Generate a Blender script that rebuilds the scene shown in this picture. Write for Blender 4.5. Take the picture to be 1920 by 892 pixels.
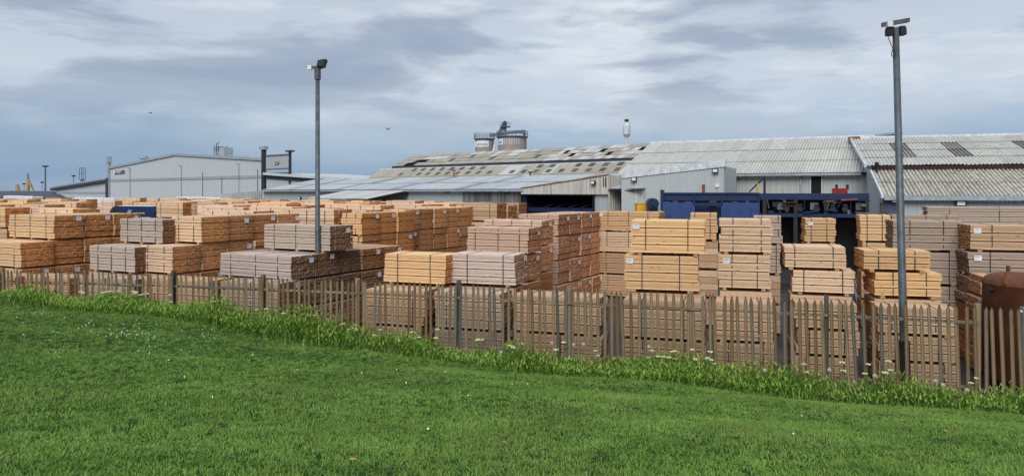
import bpy, math, random
import numpy as np
from mathutils import Vector, Matrix
R = math.radians
for o in list(bpy.data.objects): bpy.data.objects.remove(o)
sc = bpy.context.scene
COL = sc.collection
# ------------------------------------------------------------------ camera
F, HY, EYE = 1387.0, 359.0, 4.4          # focal length and horizon row of a 1920 px wide picture, eye height (m)
cam = bpy.data.objects.new('camera', bpy.data.cameras.new('camera')); COL.objects.link(cam)
cam.location = (0, 0, EYE); cam.rotation_euler = (R(90), 0, 0)
cam.data.sensor_width = 36; cam.data.lens = 36*F/1920; cam.data.shift_y = -(446-HY)/1920
cam.data.clip_start = 0.1; cam.data.clip_end = 40000
sc.camera = cam
# ------------------------------------------------------------------ view
sc.view_settings.view_transform = 'Standard'; sc.view_settings.look = 'None'
sc.view_settings.gamma = 1; sc.view_settings.use_curve_mapping = False
sc.view_settings.exposure = 1.0
# ------------------------------------------------------------------ sky and sun
SUN_EL, SUN_AZ = 42, 192                 # azimuth clockwise from +Y: behind the camera, to its left
sun = bpy.data.objects.new('sun', bpy.data.lights.new('sun', 'SUN')); COL.objects.link(sun)
sun.data.energy = 1.45; sun.data.angle = R(40); sun.data.color = (1.0, .965, .91)
sd = Vector((math.sin(R(SUN_AZ))*math.cos(R(SUN_EL)), math.cos(R(SUN_AZ))*math.cos(R(SUN_EL)), math.sin(R(SUN_EL))))
sun.rotation_euler = (-sd).to_track_quat('-Z', 'Y').to_euler()
w = bpy.data.worlds.new('World'); sc.world = w; w.use_nodes = True
nt = w.node_tree; N = nt.nodes; LK = nt.links
for n in list(N): N.remove(n)
def wn(t, **k):
    n = N.new(t)
    for a, v in k.items(): setattr(n, a, v)
    return n
def wmath(op, a, b=None, c=None):
    n = wn('ShaderNodeMath', operation=op)
    for i, v in enumerate((a, b, c)):
        if v is None: continue
        if isinstance(v, (int, float)): n.inputs[i].default_value = v
        else: LK.new(v, n.inputs[i])
    return n.outputs[0]
def wramp(fac, stops):
    n = wn('ShaderNodeValToRGB'); e = n.color_ramp.elements
    while len(e) < len(stops): e.new(.5)
    for x, (p, c) in zip(e, stops): x.position = p; x.color = (*c, 1)
    LK.new(fac, n.inputs[0]); return n.outputs[0]
tc = wn('ShaderNodeTexCoord'); sep = wn('ShaderNodeSeparateXYZ'); LK.new(tc.outputs['Generated'], sep.inputs[0])
zc = wmath('MAXIMUM', sep.outputs[2], 0.0)
den = wmath('ADD', zc, .10)
cmb = wn('ShaderNodeCombineXYZ')
LK.new(wmath('DIVIDE', sep.outputs[0], den), cmb.inputs[0]); LK.new(wmath('DIVIDE', sep.outputs[1], den), cmb.inputs[1])
SKY_OFF = (9.1, 4.4, .13)
def wnoise(scale, detail, rough, sx=1, sy=1, off=(0, 0, 0), dist=0):
    mp = wn('ShaderNodeMapping'); mp.inputs['Scale'].default_value = (sx, sy, 1); mp.inputs['Location'].default_value = off
    LK.new(cmb.outputs[0], mp.inputs[0])
    n = wn('ShaderNodeTexNoise'); n.inputs['Scale'].default_value = scale; n.inputs['Detail'].default_value = detail
    n.inputs['Roughness'].default_value = rough; n.inputs['Distortion'].default_value = dist
    LK.new(mp.outputs[0], n.inputs['Vector']); return n.outputs['Fac']
cm2 = wn('ShaderNodeCombineXYZ')
LK.new(wmath('MULTIPLY', sep.outputs[0], 2.0), cm2.inputs[0]); LK.new(wmath('MULTIPLY', sep.outputs[1], 2.0), cm2.inputs[1]); LK.new(wmath('MULTIPLY', sep.outputs[2], 9.5), cm2.inputs[2])
def dnoise(scale, detail, rough, off, dist=0):
    mp = wn('ShaderNodeMapping'); mp.inputs['Location'].default_value = off; LK.new(cm2.outputs[0], mp.inputs[0])
    n = wn('ShaderNodeTexNoise'); n.inputs['Scale'].default_value = scale; n.inputs['Detail'].default_value = detail
    n.inputs['Roughness'].default_value = rough; n.inputs['Distortion'].default_value = dist
    LK.new(mp.outputs[0], n.inputs['Vector']); return n.outputs['Fac']
n1 = dnoise(.9, 6, .55, (3.1, 1.7, .4), .3)                 # broad decks
n2 = dnoise(1.55, 9, .56, SKY_OFF, .25)                     # darker torn patches
n4 = dnoise(2.4, 7, .55, (8.3, 2.2, 5.1), .2)               # bright breaks
zz = wmath('ADD', zc, wmath('MULTIPLY', wmath('SUBTRACT', n1, .5), .16))
base = wramp(zz, [(0.0, (.34, .45, .59)), (.03, (.22, .34, .50)), (.065, (.27, .385, .54)), (.105, (.46, .54, .65)),
                  (.15, (.57, .63, .715)), (.22, (.53, .59, .68)), (.36, (.46, .52, .61)), (1.0, (.46, .52, .61))])
br = wn('ShaderNodeMix', data_type='RGBA'); br.inputs['B'].default_value = (.74, .78, .83, 1)
LK.new(wmath('MULTIPLY', wramp(n4, [(0, (0, 0, 0)), (.50, (0, 0, 0)), (.68, (.9, .9, .9)), (1, (1, 1, 1))]), wramp(zc, [(0, (0, 0, 0)), (.06, (.1, .1, .1)), (.13, (1, 1, 1)), (1, (1, 1, 1))])), br.inputs['Factor']); LK.new(base, br.inputs['A'])
dk = wramp(n2, [(.0, (0, 0, 0)), (.48, (0, 0, 0)), (.57, (.75, .75, .75)), (.68, (.95, .95, .95)), (1, (1, 1, 1))])
up = wramp(zc, [(0, (0, 0, 0)), (.07, (.15, .15, .15)), (.14, (.9, .9, .9)), (1, (.9, .9, .9))])
mk = wn('ShaderNodeMix', data_type='RGBA'); mk.inputs['B'].default_value = (.27, .335, .44, 1)
LK.new(wmath('MULTIPLY', dk, up), mk.inputs['Factor']); LK.new(br.outputs['Result'], mk.inputs['A'])
sky = wn('ShaderNodeTexSky'); sky.sky_type = 'NISHITA'; sky.sun_disc = False
sky.sun_elevation = R(SUN_EL); sky.sun_rotation = R(SUN_AZ)
sk = wn('ShaderNodeMix', data_type='RGBA', blend_type='MULTIPLY'); sk.inputs['Factor'].default_value = 1
LK.new(sky.outputs[0], sk.inputs['A']); sk.inputs['B'].default_value = (.10, .10, .10, 1)
mf = wn('ShaderNodeMix', data_type='RGBA'); mf.inputs['Factor'].default_value = .9
LK.new(sk.outputs['Result'], mf.inputs['A']); LK.new(mk.outputs['Result'], mf.inputs['B'])
bg = wn('ShaderNodeBackground'); bg.inputs['Strength'].default_value = .54
LK.new(mf.outputs['Result'], bg.inputs['Color'])
wo = wn('ShaderNodeOutputWorld'); LK.new(bg.outputs[0], wo.inputs[0])

# ------------------------------------------------------------------ helpers
rnd = random.Random(11)
def at(px, py, d): return Vector(((px-960)/F*d, d, EYE-(py-HY)/F*d))
def zat(py, d): return EYE-(py-HY)/F*d
def gx(px, d): return Vector(((px-960)/F*d, d))
def axes(phi): c, s = math.cos(R(phi)), math.sin(R(phi)); return Vector((c, -s)), Vector((s, c))
def slide(P, u, px):
    "how far along u from P until the sight line of column px"
    k = (px-960)/F
    return (k*P.y-P.x)/(u.x-k*u.y)
class MB:
    def __init__(s): s.v = []; s.f = []; s.m = []
    def quad(s, a, b, c, d, m=0):
        i = len(s.v); s.v += [tuple(a), tuple(b), tuple(c), tuple(d)]; s.f.append((i, i+1, i+2, i+3)); s.m.append(m)
    def tri(s, a, b, c, m=0):
        i = len(s.v); s.v += [tuple(a), tuple(b), tuple(c)]; s.f.append((i, i+1, i+2)); s.m.append(m)
    def poly(s, pts, m=0):
        i = len(s.v); s.v += [tuple(p) for p in pts]; s.f.append(tuple(range(i, i+len(pts)))); s.m.append(m)
    def hexa(s, p, m=0, mends=None):
        "p: 8 corners, bottom ring then top ring; x- and x+ faces may have material mends"
        i = len(s.v); s.v += [tuple(q) for q in p]
        for f, e in (((0, 3, 2, 1), 0), ((4, 5, 6, 7), 0), ((0, 1, 5, 4), 0), ((1, 2, 6, 5), 1), ((2, 3, 7, 6), 0), ((3, 0, 4, 7), 1)):
            s.f.append(tuple(i+k for k in f)); s.m.append(mends if (e and mends is not None) else m)
    def box(s, x0, x1, y0, y1, z0, z1, m=0, mends=None):
        s.hexa([(x0, y0, z0), (x1, y0, z0), (x1, y1, z0), (x0, y1, z0), (x0, y0, z1), (x1, y0, z1), (x1, y1, z1), (x0, y1, z1)], m, mends)
    def obox(s, P, u, v, l, wd, z0, z1, m=0, mends=None):
        "box from 2-D corner P along u (length l) and v (width wd)"
        A = Vector(P); B = A+u*l; C = B+v*wd; D = A+v*wd
        s.hexa([(*A, z0), (*B, z0), (*C, z0), (*D, z0), (*A, z1), (*B, z1), (*C, z1), (*D, z1)], m, mends)
    def beam(s, a, b, r, m=0, n=8, r2=None):
        a = Vector(a); b = Vector(b); d = (b-a)
        if d.length < 1e-6: return
        d.normalize(); t = Vector((0, 0, 1)) if abs(d.z) < .9 else Vector((1, 0, 0))
        u = d.cross(t).normalized(); v = d.cross(u); r2 = r if r2 is None else r2; i = len(s.v)
        for P, rr in ((a, r), (b, r2)):
            for k in range(n):
                an = 2*math.pi*(k+.5)/n; s.v.append(tuple(P+u*math.cos(an)*rr+v*math.sin(an)*rr))
        for k in range(n):
            s.f.append((i+k, i+(k+1) % n, i+n+(k+1) % n, i+n+k)); s.m.append(m)
        s.f.append(tuple(i+k for k in range(n))[::-1]); s.m.append(m); s.f.append(tuple(i+n+k for k in range(n))); s.m.append(m)
    def lathe(s, c, prof, n=32, m=0):
        i = len(s.v)
        for r, z in prof:
            for k in range(n):
                an = 2*math.pi*k/n; s.v.append((c[0]+r*math.cos(an), c[1]+r*math.sin(an), c[2]+z))
        for j in range(len(prof)-1):
            for k in range(n):
                a = i+j*n+k; b = i+j*n+(k+1) % n
                s.f.append((a, b, b+n, a+n)); s.m.append(m)
    def mesh(s, name, mats):
        me = bpy.data.meshes.new(name); me.from_pydata(s.v, [], s.f)
        for x in (mats if isinstance(mats, (list, tuple)) else [mats]): me.materials.append(x)
        me.polygons.foreach_set('material_index', s.m); me.update(); return me
    def build(s, name, mats, parent=None, smooth=False):
        me = s.mesh(name, mats)
        if smooth: me.polygons.foreach_set('use_smooth', [True]*len(me.polygons))
        return link(name, me, parent)
def link(name, me, parent=None):
    o = bpy.data.objects.new(name, me); COL.objects.link(o)
    if parent is not None: o.parent = parent
    return o
def tag(o, label=None, cat=None, group=None, kind=None):
    if label: o['label'] = label
    if cat: o['category'] = cat
    if group: o['group'] = group
    if kind: o['kind'] = kind
    return o
def thing(name, label, cat, group=None, loc=(0, 0, 0), rz=0):
    o = bpy.data.objects.new(name, None); COL.objects.link(o); o.location = loc; o.rotation_euler = (0, 0, rz)
    o.empty_display_size = .2
    return tag(o, label, cat, group)
# ------------------------------------------------------------------ materials
class Mat:
    def __init__(s, name, rough=.8, metal=0.0, spec=.3):
        s.m = bpy.data.materials.new(name); s.m.use_nodes = True; s.t = s.m.node_tree; s.n = s.t.nodes; s.l = s.t.links
        s.b = s.n['Principled BSDF']; s.b.inputs['Roughness'].default_value = rough; s.b.inputs['Metallic'].default_value = metal
        s.b.inputs['Specular IOR Level'].default_value = spec
        s.tc = s.n.new('ShaderNodeTexCoord'); s.oi = s.n.new('ShaderNodeObjectInfo'); s.geo = s.n.new('ShaderNodeNewGeometry')
    def sock(s, i, v):
        if isinstance(v, (int, float)): i.default_value = v
        elif isinstance(v, tuple): i.default_value = (*v, 1) if len(v) == 3 and len(i.default_value) == 4 else v
        else: s.l.new(v, i)
    def noise(s, scale, detail=4, rough=.55, sc=(1, 1, 1), co='Object', dist=0, world=False):
        mp = s.n.new('ShaderNodeMapping'); mp.inputs['Scale'].default_value = sc
        s.l.new(s.geo.outputs['Position'] if world else s.tc.outputs[co], mp.inputs[0])
        n = s.n.new('ShaderNodeTexNoise'); n.inputs['Scale'].default_value = scale; n.inputs['Detail'].default_value = detail
        n.inputs['Roughness'].default_value = rough; n.inputs['Distortion'].default_value = dist
        s.l.new(mp.outputs[0], n.inputs['Vector']); return n.outputs['Fac']
    def voro(s, scale, sc=(1, 1, 1), world=False):
        mp = s.n.new('ShaderNodeMapping'); mp.inputs['Scale'].default_value = sc
        s.l.new(s.geo.outputs['Position'] if world else s.tc.outputs['Object'], mp.inputs[0])
        n = s.n.new('ShaderNodeTexVoronoi'); n.inputs['Scale'].default_value = scale
        s.l.new(mp.outputs[0], n.inputs['Vector']); return n.outputs['Distance']
    def math(s, op, a, b=0.0, clamp=False):
        n = s.n.new('ShaderNodeMath'); n.operation = op; n.use_clamp = clamp; s.sock(n.inputs[0], a); s.sock(n.inputs[1], b); return n.outputs[0]
    def ramp(s, fac, stops):
        n = s.n.new('ShaderNodeValToRGB'); e = n.color_ramp.elements
        while len(e) < len(stops): e.new(.5)
        for x, (p, c) in zip(e, stops): x.position = p; x.color = (*c, 1) if isinstance(c, tuple) else (c, c, c, 1)
        s.l.new(fac, n.inputs[0]); return n.outputs[0]
    def mix(s, f, a, b, mode='MIX'):
        n = s.n.new('ShaderNodeMix'); n.data_type = 'RGBA'; n.blend_type = mode
        s.sock(n.inputs['Factor'], f); s.sock(n.inputs['A'], a); s.sock(n.inputs['B'], b); return n.outputs['Result']
    def color(s, c): s.sock(s.b.inputs['Base Color'], c); return s
    def bump(s, h, strength=.3, dist=.02):
        n = s.n.new('ShaderNodeBump'); n.inputs['Strength'].default_value = strength; n.inputs['Distance'].default_value = dist
        s.l.new(h, n.inputs['Height']); s.l.new(n.outputs[0], s.b.inputs['Normal']); return s
def plain(name, c, rough=.7, metal=0.0, var=.25, scale=3.0, spec=.3):
    m = Mat(name, rough, metal, spec); n = m.noise(scale, 5, .6, world=True)
    lo = tuple(x*(1-var) for x in c); hi = tuple(min(1, x*(1+var)) for x in c)
    m.color(m.ramp(n, [(.3, lo), (.7, hi)])); return m.m
def sheetmat(name, c, stain, amount=.5, streak=(1, 1, .12), rough=.65, var=.12, lichen=None):
    "profiled sheet: colour differs a little from sheet to sheet, with run-off streaks and dirt"
    m = Mat(name, rough, 0, .3)
    f = m.math('ADD', m.math('MULTIPLY', m.oi.outputs['Random'], var*2), 1-var)
    g = m.n.new('ShaderNodeCombineColor'); [m.l.new(f, g.inputs[i]) for i in range(3)]
    base = m.mix(1.0, c, g.outputs[0], 'MULTIPLY')
    st = m.ramp(m.noise(2.2, 6, .65, streak, world=True), [(.48, 0.0), (.72, 1.0)])
    col = m.mix(m.math('MULTIPLY', st, amount), base, stain)
    if lichen: col = m.mix(m.math('MULTIPLY', m.ramp(m.noise(7, 5, .7, world=True), [(.52, 0.0), (.62, 1.0)]), lichen[1]), col, lichen[0])
    m.color(col); return m.m
M = {}
# timber: object colour gives the pack's tone, its alpha how dark the sawn ends are
def wood_side():
    m = Mat('sawn_timber', .75, 0, .25)
    isl = m.geo.outputs['Random Per Island']
    v = m.math('ADD', m.math('MULTIPLY', isl, .46), .74)
    g = m.n.new('ShaderNodeCombineColor'); m.l.new(v, g.inputs[0]); m.l.new(m.math('POWER', v, 1.15), g.inputs[1]); m.l.new(m.math('POWER', v, 1.4), g.inputs[2])
    c = m.mix(1.0, m.oi.outputs['Color'], g.outputs[0], 'MULTIPLY')
    gr = m.ramp(m.noise(7, 5, .65, (.22, 6, 9), world=False), [(.35, .76), (.62, 1.06)])
    c = m.mix(1.0, c, gr, 'MULTIPLY')
    kn = m.ramp(m.voro(3.4, (.9, 1.0, 4.2), world=True), [(.07, 1.0), (.16, 0.0)])
    c = m.mix(m.math('MULTIPLY', kn, .8), c, (.12, .05, .022)); m.color(c); return m.m
def wood_end():
    m = Mat('sawn_ends', .9, 0, .15)
    isl = m.geo.outputs['Random Per Island']
    c = m.mix(1.0, m.oi.outputs['Color'], (.71, .435, .255), 'MULTIPLY')
    v = m.math('MULTIPLY', m.math('ADD', m.math('MULTIPLY', isl, .55), .75), m.oi.outputs['Alpha'])
    g = m.n.new('ShaderNodeCombineColor'); [m.l.new(v, g.inputs[i]) for i in range(3)]
    c = m.mix(1.0, c, g.outputs[0], 'MULTIPLY')
    c = m.mix(1.0, c, m.ramp(m.noise(26, 3, .7), [(.3, .75), (.7, 1.15)]), 'MULTIPLY'); m.color(c); return m.m
M['side'] = wood_side(); M['end'] = wood_end()
M['strap'] = plain('strap', (.03, .035, .035), .5)
M['bearer'] = plain('bearer', (.42, .27, .13), .8)
M['lath'] = plain('lath_gap', (.09, .055, .03), .9)
M['paper'] = plain('paper', (.66, .68, .72), .6, var=.08)
M['print'] = plain('print', (.22, .24, .30), .6)
M['wrap'] = plain('plastic_wrap', (.62, .66, .72), .3, var=.15, spec=.5)
# sheets
M['roof_pale'] = sheetmat('pale_roof_sheet', (.40, .44, .47), (.24, .26, .27), .5, (1, 1, 1), var=.10)
M['roof_beige'] = sheetmat('beige_roof_sheet', (.33, .31, .26), (.2, .18, .145), .5, (1, 1, 1), var=.10)
M['roof_white'] = sheetmat('new_white_sheet', (.44, .455, .46), (.45, .46, .46), .3, (1, 1, 1), var=.1)
M['roof_grey'] = sheetmat('weathered_grey_sheet', (.53, .54, .51), (.27, .27, .24), .55, (1, 1, .6), var=.07, lichen=((.2, .2, .17), .35))
M['roof_moss'] = sheetmat('mossy_cement_sheet', (.52, .515, .45), (.12, .10, .075), .75, (1.2, 1.2, 1.2), var=.08, lichen=((.10, .085, .06), .6))
M['roof_top'] = sheetmat('cement_sheet', (.55, .555, .52), (.26, .25, .21), .5, (1, 1, 1), var=.07, lichen=((.2, .19, .15), .4))
M['valley'] = sheetmat('valley_dirt_shade', (.35, .345, .31), (.16, .15, .125), .6, (1, 1, 1))  # valley dirt, darkened to strengthen the weak shading of the ribs
M['valley_moss_shade'] = sheetmat('valley_moss_shade', (.17, .15, .11), (.07, .06, .045), .7, (1, 1, 1))  # moss tone in the valleys, doubling as painted rib shading
M['skylight'] = sheetmat('dirty_rooflight', (.10, .09, .08), (.05, .045, .04), .5, var=.25)
M['light_pane'] = sheetmat('grey_rooflight', (.24, .26, .28), (.16, .17, .18), .5, var=.2)
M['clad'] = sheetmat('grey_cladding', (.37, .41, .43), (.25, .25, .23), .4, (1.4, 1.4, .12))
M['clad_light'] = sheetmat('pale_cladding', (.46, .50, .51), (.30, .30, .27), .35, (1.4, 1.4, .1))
M['clad_rust'] = sheetmat('rust_streaked_cladding', (.50, .51, .48), (.27, .12, .045), .8, (3.2, 3.2, .08))
M['clad_stain'] = sheetmat('stained_cladding', (.43, .45, .43), (.26, .20, .13), .45, (2.2, 2.2, .08))
M['clad_far'] = sheetmat('smooth_grey_cladding', (.44, .48, .50), (.38, .42, .44), .3, (.3, .3, .1), var=.03)
M['trim'] = plain('grey_trim', (.30, .35, .39), .5)
M['trim_light'] = plain('pale_trim', (.52, .56, .59), .5)
M['trim_dark'] = plain('dark_trim', (.035, .038, .045), .5)
M['rust'] = plain('rust', (.20, .08, .035), .9, var=.4, scale=2.5)
M['dark'] = plain('dark_steel', (.02, .02, .022), .6)
M['void'] = plain('dark_interior', (.012, .012, .013), .95)  # near-black that puts the shade inside openings into the colour
M['blue'] = sheetmat('scuffed_blue_paint', (.013, .03, .095), (.012, .014, .02), .6, (2, 2, 1.2), .45)
M['blue_tank'] = sheetmat('scuffed_tank_blue', (.026, .056, .175), (.02, .022, .032), .7, (2.5, 2.5, 1.5), .5)
M['navy'] = plain('navy_steel', (.012, .028, .08), .45)
M['yellow'] = plain('yellow_paint', (.62, .33, .02), .5)
M['red'] = plain('red_paint', (.26, .015, .025), .4)
M['galv'] = plain('galvanised_pole', (.088, .105, .115), .5, .3, .3, 5)
M['glass_dark'] = plain('lamp_glass', (.02, .022, .025), .15, spec=.6)
M['white'] = plain('white_plastic', (.7, .7, .68), .5, var=.06)
M['concrete'] = plain('silo_concrete', (.33, .285, .255), .9, var=.14, scale=.9)
M['steel'] = plain('grey_steelwork', (.11, .135, .155), .5, .2)
def planks_mat():
    m = Mat('silvered_boards', .9, 0, .2); i = m.geo.outputs['Random Per Island']
    m.color(m.mix(m.math('MULTIPLY', m.noise(3, 5, .6, (3, 3, .3), world=True), .8), m.ramp(i, [(0, (.10, .10, .105)), (.6, (.21, .21, .22)), (1, (.30, .30, .31))]), (.09, .085, .085))); return m.m
M['boards'] = planks_mat()
def pale_mat():
    m = Mat('weathered_pale', .75, .15, .3)
    a = m.ramp(m.oi.outputs['Random'], [(0, (.18, .125, .075)), (.4, (.245, .18, .11)), (.82, (.30, .235, .155)), (.94, (.18, .165, .13)), (1, (.10, .11, .10))])
    r = m.ramp(m.noise(3.5, 6, .7, (2, 2, .5), world=True), [(.50, 0.0), (.70, 1.0)])
    m.color(m.mix(m.math('MULTIPLY', r, .6), a, (.16, .085, .042))); return m.m
M['pale'] = pale_mat()
M['post'] = plain('weathered_post', (.075, .068, .055), .7)
def tank_mat():
    m = Mat('rusty_primer', .75, 0, .3)
    m.color(m.ramp(m.noise(2.2, 7, .65, (1, 1, .7), world=True), [(.3, (.095, .036, .02)), (.55, (.155, .056, .03)), (.75, (.215, .09, .052))]))
    m.bump(m.noise(60, 3, .6, world=True), .2, .005); return m.m
M['tank'] = tank_mat()
def yard_mat():
    m = Mat('wet_tarmac', .55, 0, .35)
    m.color(m.ramp(m.noise(.5, 8, .65, world=True), [(.3, (.022, .022, .022)), (.6, (.05, .048, .046)), (.8, (.09, .085, .08))]))
    m.sock(m.b.inputs['Roughness'], m.ramp(m.noise(.25, 5, .6, world=True), [(.4, .25), (.62, .75)])); return m.m
M['yard'] = yard_mat()
def sea_mat():
    m = Mat('sea_water', .25, 0, .5); m.color((.10, .14, .18)); m.bump(m.noise(.2, 5, .6, (1, .3, 1), world=True), .6, 1.0); return m.m
M['sea'] = sea_mat()
def soil_mat():
    m = Mat('lawn_soil', .95, 0, .1)
    m.color(m.ramp(m.noise(1.6, 7, .65, world=True), [(.3, (.014, .034, .006)), (.6, (.026, .062, .011)), (.8, (.045, .08, .02))])); return m.m
M['soil'] = soil_mat()
def blade_mat(name, dark, mid, light, dry=None, scale=.9, wear=False):
    m = Mat(name, .55, 0, .25)
    a = m.noise(scale, 5, .6, world=True); b = m.noise(scale*9, 3, .6, world=True)
    f = m.math('ADD', m.math('MULTIPLY', a, .5), m.math('ADD', m.math('MULTIPLY', b, .26), m.math('MULTIPLY', m.geo.outputs['Random Per Island'], .36)))
    c = m.ramp(f, [(.34, dark), (.56, mid), (.80, light)])
    if dry: c = m.mix(m.ramp(m.geo.outputs['Random Per Island'], [(.93, 0.0), (.97, .7)]), c, dry)
    if wear:
        c = m.mix(m.ramp(m.noise(.55, 6, .7, (1, 1, 1), world=True), [(.50, 0.0), (.70, .55)]), c, (.17, .20, .055))
        c = m.mix(m.ramp(m.noise(1.3, 6, .7, (.6, 1.4, 1), world=True), [(.56, 0.0), (.70, .75)]), c, (.035, .085, .016))
        c = m.mix(m.ramp(m.noise(3.1, 6, .75, world=True), [(.66, 0.0), (.76, .6)]), c, (.20, .16, .08))
    m.color(c)
    tr = m.n.new('ShaderNodeBsdfTranslucent'); m.l.new(c, tr.inputs[0]); mx = m.n.new('ShaderNodeMixShader'); mx.inputs[0].default_value = .3
    out = m.n['Material Output']; m.l.new(m.b.outputs[0], mx.inputs[1]); m.l.new(tr.outputs[0], mx.inputs[2]); m.l.new(mx.outputs[0], out.inputs[0]); return m.m
M['grass'] = blade_mat('lawn_blades', wear=True, dark=(.036, .088, .011), mid=(.12, .25, .033), light=(.27, .44, .085), dry=(.36, .33, .16))
M['weed'] = blade_mat('weed_leaves', (.05, .13, .02), (.14, .28, .042), (.28, .44, .085), (.25, .22, .10), 1.4)
M['weed2'] = blade_mat('pale_weed_leaves', (.10, .22, .03), (.24, .41, .06), (.41, .55, .12), None, 2.5)
M['umbel'] = plain('cream_flowers', (.66, .70, .42), .8, var=.2, scale=20)
M['clock'] = plain('seed_head', (.55, .56, .52), .9, var=.1, scale=30)
M['daisy'] = plain('daisy_petals', (.8, .8, .8), .7, var=.05)
M['leaf_y'] = plain('yellow_leaf', (.55, .30, .03), .7)
M['leaf_b'] = plain('dry_leaf', (.24, .15, .10), .8)
M['logo_l'] = plain('light_blue_print', (.14, .42, .60), .5, var=.05)
M['logo_w'] = plain('white_print', (.72, .76, .80), .5, var=.03)
M['slate'] = plain('dark_slate', (.07, .078, .095), .7)
M['gull'] = plain('gull_feathers', (.16, .16, .17), .8)
M['crane'] = plain('crane_yellow', (.36, .25, .11), .6)
def text(body, size, mat, origin, ux, name, parent, depth=.01):
    cu = bpy.data.curves.new(name, 'FONT'); cu.body = body; cu.size = size; cu.extrude = depth; cu.resolution_u = 3
    o = bpy.data.objects.new('tmp', cu); COL.objects.link(o)
    me = bpy.data.meshes.new_from_object(o.evaluated_get(bpy.context.evaluated_depsgraph_get())); bpy.data.objects.remove(o)
    me.materials.clear(); me.materials.append(mat)
    t = link(name, me, parent); u = Vector((ux[0], ux[1], 0)).normalized(); n = Vector((u.y, -u.x, 0))
    t.matrix_local = Matrix(((u.x, 0, n.x, origin[0]), (u.y, 0, n.y, origin[1]), (0, 1, 0, origin[2]), (0, 0, 0, 1))); return t
def corr(mb, a, b, c, d, pitch=.15, amp=.02, trap=False, m=0, valley=None):
    "profiled sheet between lower edge a-b and upper edge d-c"
    a, b, c, d = map(Vector, (a, b, c, d)); L = (b-a).length; n = max(1, round(L/pitch))
    nor = (b-a).cross(d-a).normalized()
    pat = [(0, 0), (.38, 0), (.5, 1), (.88, 1)] if trap else [(k/6, .5-.5*math.cos(2*math.pi*k/6)) for k in range(6)]
    ts = [((i+f)/n, h*amp) for i in range(n) for f, h in pat]+[(1, 0)]; i0 = len(mb.v)
    for t, h in ts: mb.v.append(tuple(a.lerp(b, t)+nor*h)); mb.v.append(tuple(d.lerp(c, t)+nor*h))
    for k in range(len(ts)-1):
        j = i0+2*k; mb.f.append((j, j+2, j+3, j+1)); mb.m.append(valley if (valley is not None and not trap and k % 6 in (5, 0)) else m)
def wall(parent, A, B, z0, zA, zB, mat, pitch=.2, amp=.03, name='wall'):
    mb = MB(); corr(mb, (*A, z0), (*B, z0), (*B, zB), (*A, zA), pitch, amp, True); return mb.build(name, mat, parent)
def flat(parent, pts, mat, name):
    mb = MB(); mb.poly(pts); return mb.build(name, mat, parent)
def roof(parent, a, b, c, d, cols, rows, mat, pitch=.15, amp=.025, special=None, lift=.012, name='roof', jit=.006, bump_rows=(), dirt=None):  # dirt: valley material, dirt together with rib shade put into the colour
    "purlin frame (the part) carrying separate profiled sheets (sub-parts); special(i, j) -> material, None or False for a hole"
    a, b, c, d = map(Vector, (a, b, c, d)); nor = (b-a).cross(d-a).normalized()
    pm = MB()
    for r in range(rows*2+1):
        t = r/(rows*2); p = a.lerp(d, t)-nor*.10; q = b.lerp(c, t)-nor*.10; pm.beam(p, q, .05, n=4)
    ro = pm.build(name, M['dark'], parent); rr = random.Random(int(abs(a.x*100))+cols)
    for i in range(cols):
        for j in range(rows):
            mt = special(i, j) if special else None
            if mt is False: continue
            t0, t1 = i/cols, (i+1.02)/cols; s0, s1 = max(0, (j-.05)/rows), (j+1)/rows
            def P(t, s): return a.lerp(b, t).lerp(d.lerp(c, t), s)
            k = nor*(lift*(1+(rows-1-j))*0+rr.uniform(0, jit)); top = nor*(-.012)
            low = nor*(.02 if j else 0)
            sag = nor*(rr.uniform(-.03, .03) if j in bump_rows else 0)
            mb = MB(); corr(mb, P(t0, s0)+k+low+sag, P(t1, s0)+k+low, P(t1, s1)+k+top, P(t0, s1)+k+top, pitch, amp, valley=1 if dirt else None)
            mb.build('roof_sheet', [mt or mat, dirt] if dirt else (mt or mat), ro)
    return ro

# ------------------------------------------------------------------ ground, sea, lawn
mb = MB(); mb.quad((-6000, -60, 0), (6000, -60, 0), (6000, 9000, 0), (-6000, 9000, 0))
tag(mb.build('ground', M['yard']), 'dark wet tarmac of the timber yard', kind='structure')
mb = MB(); mb.quad((-20000, 330, .25), (20000, 330, .25), (20000, 30000, .25), (-20000, 30000, .25))
tag(mb.build('sea', M['sea']), 'strip of grey sea beyond the yard', kind='structure')
FX = [-30, -14.45, -7.9, -3.0, 2.6, 9.15, 20]; FY = [24.2, 20.9, 19.6, 18.2, 16.4, 14.26, 10.75]
LX = [-30, -14, -9.5, -6, -3.2, -.7, 4, 9, 20]; LZ = [1.62, 1.46, 1.22, .84, .62, .50, .40, .34, .3]
def fence_y(x): return float(np.interp(x, FX, FY))
def lawn_z(x, y):
    yf = np.interp(x, FX, FY); ze = np.interp(x, LX, LZ)
    t = np.clip((y-2.5)/(yf-1.0-2.5), -1, 1); z = 2.86+(ze-2.86)*t
    s = np.clip((y-(yf-1.0))/1.5, 0, 1); z = z-np.maximum(ze-.15, 0)*s*s*.35
    s2 = np.clip((y-(yf+.25))/.9, 0, 1); z = z*(1-s2)-.12*s2
    return z+.025*np.sin(x*1.3+y*.7)+.02*np.sin(x*.6-y*1.7)
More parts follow.
